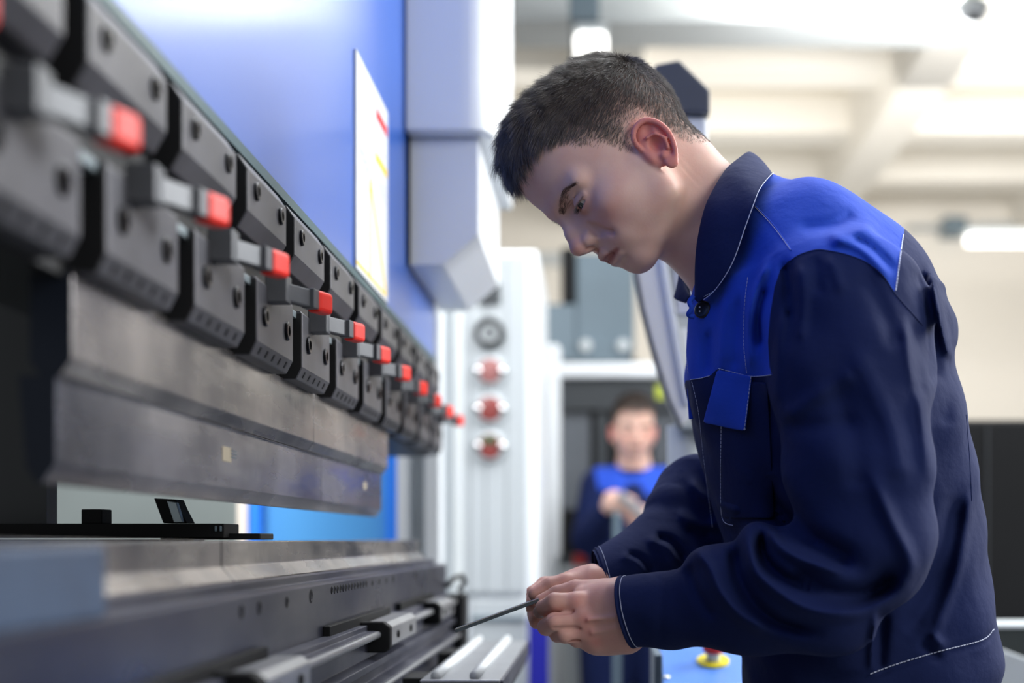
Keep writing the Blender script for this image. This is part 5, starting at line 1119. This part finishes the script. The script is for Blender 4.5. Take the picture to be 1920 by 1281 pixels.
sl_, SP = slab('pocket_flap', [(1345, 693), (1411, 706), (1396, 811), (1317, 795)], M_royal, (.002, .012), .0016, J0, .003)
stitch([SP[-1, :]+np.array([0, -.0022, .002])], r=.0004, world=True); stitch([SP[:, -1]+np.array([-.002, -.0022, 0])], r=.0004, world=True); stitch([SP[:, 0]+np.array([.002, -.0022, 0])], r=.0003, world=True)
slab('pocket_flap', [(1288, 728), (1303, 724), (1311, 783), (1292, 788)], M_royal, (0, 0), .0016, J0, .0015, Yfix=(1.595, 1.585))
slab('pocket', [(1352, 712), (1440, 716), (1452, 975), (1354, 974)], M_navy, (.0015, .002), .0012, J0)
bp_ = hit([(1318, 581)], off=.002)[0]; bn = Vector((-0.55, -0.82, 0.1)).normalized()
M_btn = mat('black_button', srgb(18, 18, 20), 0.3, noise=(50, .3, srgb(26, 26, 28)))
bt = MB().lathe(bp_, bn, [(0.0088, 0), (0.0095, .001), (.0095, .0022), (.0078, .0030), (.0066, .0024), (0.0005, .0024)], 28).build('button', M_btn, J0, smooth=True)
for dx_, dz_ in ((-.0022, .0022), (.0022, .0022), (-.0022, -.0022), (.0022, -.0022)):
    q = Vector(bp_)+bn*.0022+Vector((dx_, 0, dz_)); 
    MB().cyl(q, q+bn*.0008, .0008, 8).build('button_hole', M_thread, bt)
L_ = [P3(1300, 556, 1.50), P3(1293, 567, 1.498), P3(1297, 578, 1.497), P3(1291, 590, 1.50), P3(1302, 594, 1.50)]
MB().tube(spline(L_, 5), .0028, 8).build('button_loop', M_royal, J0, smooth=True)
# trousers and shoes (below the frame)
TF = Field((0.02, 1.30, 0.02), (0.56, 1.90, CZ-0.172), 0.008)
hip = P3(1630, 1330, 1.6)
for sgn in (-1, 1):
    x = hip[0]; y = 1.6+sgn*.10
    TF.chain([(x, 1.6+sgn*.055, CZ-0.16), (x-.01, y, .78), (x+.01, y+sgn*.02, .46), (x+.04, y+sgn*.03, .09)], [.098, .098, .072, .062], .03, kj=.02)
TF.ell((hip[0]+.012, 1.6, CZ-.25), (.135, .155, .13), .04)
TV, TQ = TF.mesh(); np_obj('trousers', TV, TQ, M_navy, person, label='navy work trousers')
for sgn in (-1, 1):
    S_ = Field((0.10, 1.6+sgn*.13-.08, -0.001), (0.47, 1.6+sgn*.13+.08, .14), 0.005); x = hip[0]+.05; y = 1.6+sgn*.13
    S_.cone((x+.02, y, .045), (x-.17, y, .032), .042, .034, .02, flat=((0, 1, 0), .85)); S_.cone((x, y, .045), (x, y, .11), .04, .042, .03)
    k_ = np.broadcast_to(S_.ax[2][None, None, :], S_.F.shape); S_.F = np.maximum(S_.F, (0.004-k_).astype(np.float32))
    SV, SQ = S_.mesh(); SV[:, 2] -= SV[:, 2].min(); np_obj('shoe', SV, SQ, M_black, person, label='black work shoe')
# ================================================================== the worker in the background
Yw = 4.85
far = empty('person', (W(1190, 0, Yw)[0], Yw, 0)); tag(far, 'blurred man in the same blue jacket standing farther back, looking down at his hands', 'person')
def Q3(x, y, Y=Yw): return W(x, y, Y)
FH2 = head_field(0.0030); fv, fq = FH2.mesh(); p_ = math.radians(9)
Ff = unit(np.array([[0.10, -math.cos(p_), -math.sin(p_)]]))[0]; Lf = unit(np.cross([[0, 0, 1.]], Ff[None]))[0]; Uf = np.cross(Ff, Lf); Rf = np.stack([Ff, Lf, Uf], 1); Of = Q3(1187, 811)
fw = lambda P: (P*0.95)@Rf.T+Of
head_hair(fv, fq, fw, far, 9000, 0.0005)
r2, d2, b2, l2 = brow_lash(fw, far); r2 = project_out(FH2, r2)
strands('eyebrow', fw(r2)[::2], (d2@Rf.T)[::2], (b2@Rf.T)[::2], l2[::2], 0.0002, M_brow, far, 3)
for l in (-1, 1):
    c = fw(np.array([[0.0803, 0.0315*l, 0.0150]]))[0]; o = MB().lathe((0, 0, 0), (1, 0, 0), [(max(.0001, .0115*math.sin(t)), .0115*math.cos(t)) for t in np.linspace(0, math.pi, 12)][::-1], 16).build('eyeball', M_eye, smooth=True)
    o.parent = far; o.matrix_parent_inverse = Matrix.Translation(-Vector(far.location)); Mx = Matrix([list(r) for r in np.stack([Ff, Lf, Uf], 1)]).to_4x4(); Mx.translation = Vector(c); o.matrix_basis = Mx
KF = Field(Q3(1075, 1120)-np.array([0, .42, 0]), Q3(1300, 800)+np.array([0, .2, 0]), 0.0045)
KF.cone(Q3(1187, 835, 4.86), Q3(1189, 895, 4.88), .050, .065, .02)
nb = (KF,)
hA, hB = Q3(1152, 940, 4.62), Q3(1216, 972, 4.62)
def small_hand(F, c, d):
    d = np.array(d, float); d /= np.linalg.norm(d); s_ = np.cross(d, [0, 1, 0]); F.ell(c, (.038, .024, .036), .01)
    for i, t in enumerate((-.027, -.009, .009, .026)):
        a = c+d*.028+s_*t; b = a+d*(.030-.004*abs(i-1.5)); e = b+d*.010+np.array([0, .018, 0]); F.chain([a, b, e], [.0095, .0085, .0075], .004, kj=.003)
    F.chain([c-s_*.02*np.sign(s_[2])+d*.0, c+np.array([0, -.02, 0])+d*.03, c+np.array([0, -.022, 0])+d*.05], [.012, .010, .008], .006, kj=.004)
small_hand(KF, hA, (1, 0, -.35)); small_hand(KF, hB, (-1, 0, .25))
KF.cone(hA, Q3(1128, 962, 4.70), .024, .03, .01); KF.cone(hB, Q3(1248, 985, 4.70), .024, .03, .01)
kv, kq = KF.mesh(); vv = np.concatenate([fw(fv), kv]); qq = np.concatenate([fq, kq+len(fv)]); hat = head_attrs(fv)
np_obj('body', vv, qq, M_skin, far, attrs={k: np.concatenate([hat[k], np.zeros(len(kv))]) for k in hat})
GF = Field(Q3(1060, 1180)-np.array([0, .36, 0]), Q3(1320, 850)+np.array([0, .25, 0.02]), 0.007)
GF.ell(Q3(1189, 964, 4.88), (.165, .115, .17), 0); GF.ell(Q3(1189, 1060, 4.88), (.155, .11, .22), .05); GF.cone(Q3(1137, 911, 4.9), Q3(1241, 911, 4.9), .056, .056, .04)
GF.cone(Q3(1187, 905, 4.89), Q3(1189, 930, 4.89), .072, .09, .03)
GF.chain([Q3(1122, 911, 4.9), Q3(1102, 1010, 4.88), Q3(1136, 955, 4.68)], [.062, .055, .040], .03, kj=.02)
GF.chain([Q3(1256, 911, 4.9), Q3(1276, 1010, 4.88), Q3(1240, 982, 4.68)], [.062, .055, .040], .03, kj=.02)
gv, gq = GF.mesh(); gn = nrm(gv, gq); gt = tri(gq); gp = PX(gv)
yk = [(1112, 868), (1150, 850), (1225, 850), (1268, 862), (1272, 920), (1256, 922), (1212, 928), (1200, 905), (1176, 905), (1168, 925), (1122, 918)]
gv, gn, ga, gb_ = clip(gv, gt, gn, polysd(gp, yk))
fj = np_obj('jacket', gv, gb_, M_navy, far, N=gn, label='navy work jacket with royal blue chest'); np_obj('yoke', gv, ga, M_royal, fj, N=gn, label='royal blue yoke')
cc_ = [Q3(1187+26*math.cos(t), 880-10*math.cos(t*1.0)*0-(4 if math.sin(t) > 0 else -6), 4.88-.075*math.sin(t)*-1) for t in np.linspace(0, 2*math.pi, 24, endpoint=False)]
MB().tube(cc_, .010, 10, closed=True).build('collar', M_navy, fj, smooth=True)
T2 = Field((Q3(1189, 0)[0]-.22, Yw-.17, .02), (Q3(1189, 0)[0]+.22, Yw+.2, Q3(0, 1090)[2]+.08), 0.012)
for sgn in (-1, 1): xx = Q3(1189, 0)[0]+sgn*.09; T2.chain([(xx*1.0, Yw+.03, .90), (xx+sgn*.01, Yw+.03, .46), (xx+sgn*.02, Yw+.04, .09)], [.11, .078, .065], .03, kj=.02)
tv, tq = T2.mesh(); np_obj('trousers', tv, tq, M_navy, far)
for sgn in (-1, 1):
    xx = Q3(1189, 0)[0]+sgn*.11; S_ = Field((xx-.08, Yw-.24, -.001), (xx+.08, Yw+.14, .14), .008); S_.cone((xx, Yw-.16, .034), (xx, Yw+.05, .045), .032, .042, 0); S_.cone((xx, Yw+.04, .05), (xx, Yw+.04, .10), .042, .044, .02)
    sv, sq = S_.mesh(); sv[:, 2] -= sv[:, 2].min(); np_obj('shoe', sv, sq, M_black, far)
a, b = Q3(1160, 925, 4.585), Q3(1212, 972, 4.585); t = (b-a)/np.linalg.norm(b-a); n_ = np.array([-t[2], 0, t[0]])*.014
tag(MB().add([a-n_, b-n_, b+n_, a+n_, a-n_+[0, .012, 0], b-n_+[0, .012, 0], b+n_+[0, .012, 0], a+n_+[0, .012, 0]], [(0,3,2,1),(4,5,6,7),(0,1,5,4),(1,2,6,5),(2,3,7,6),(3,0,4,7)]).build('metal_bar', M_alu, bevel=.002), 'blurred pale bar held slanting by the man in the background', 'bar')
pp = Q3(1156, 0, 4.5)
tag(MB().box(pp[0]-.010, pp[0]+.010, 4.42, 4.44, 0.02, Q3(0, 958, 4.43)[2]).box(pp[0]-.09, pp[0]+.09, 4.34, 4.52, 0, .02).build('grey_stand', M_slate, bevel=.002), 'thin grey upright stand in front of the background man', 'stand')
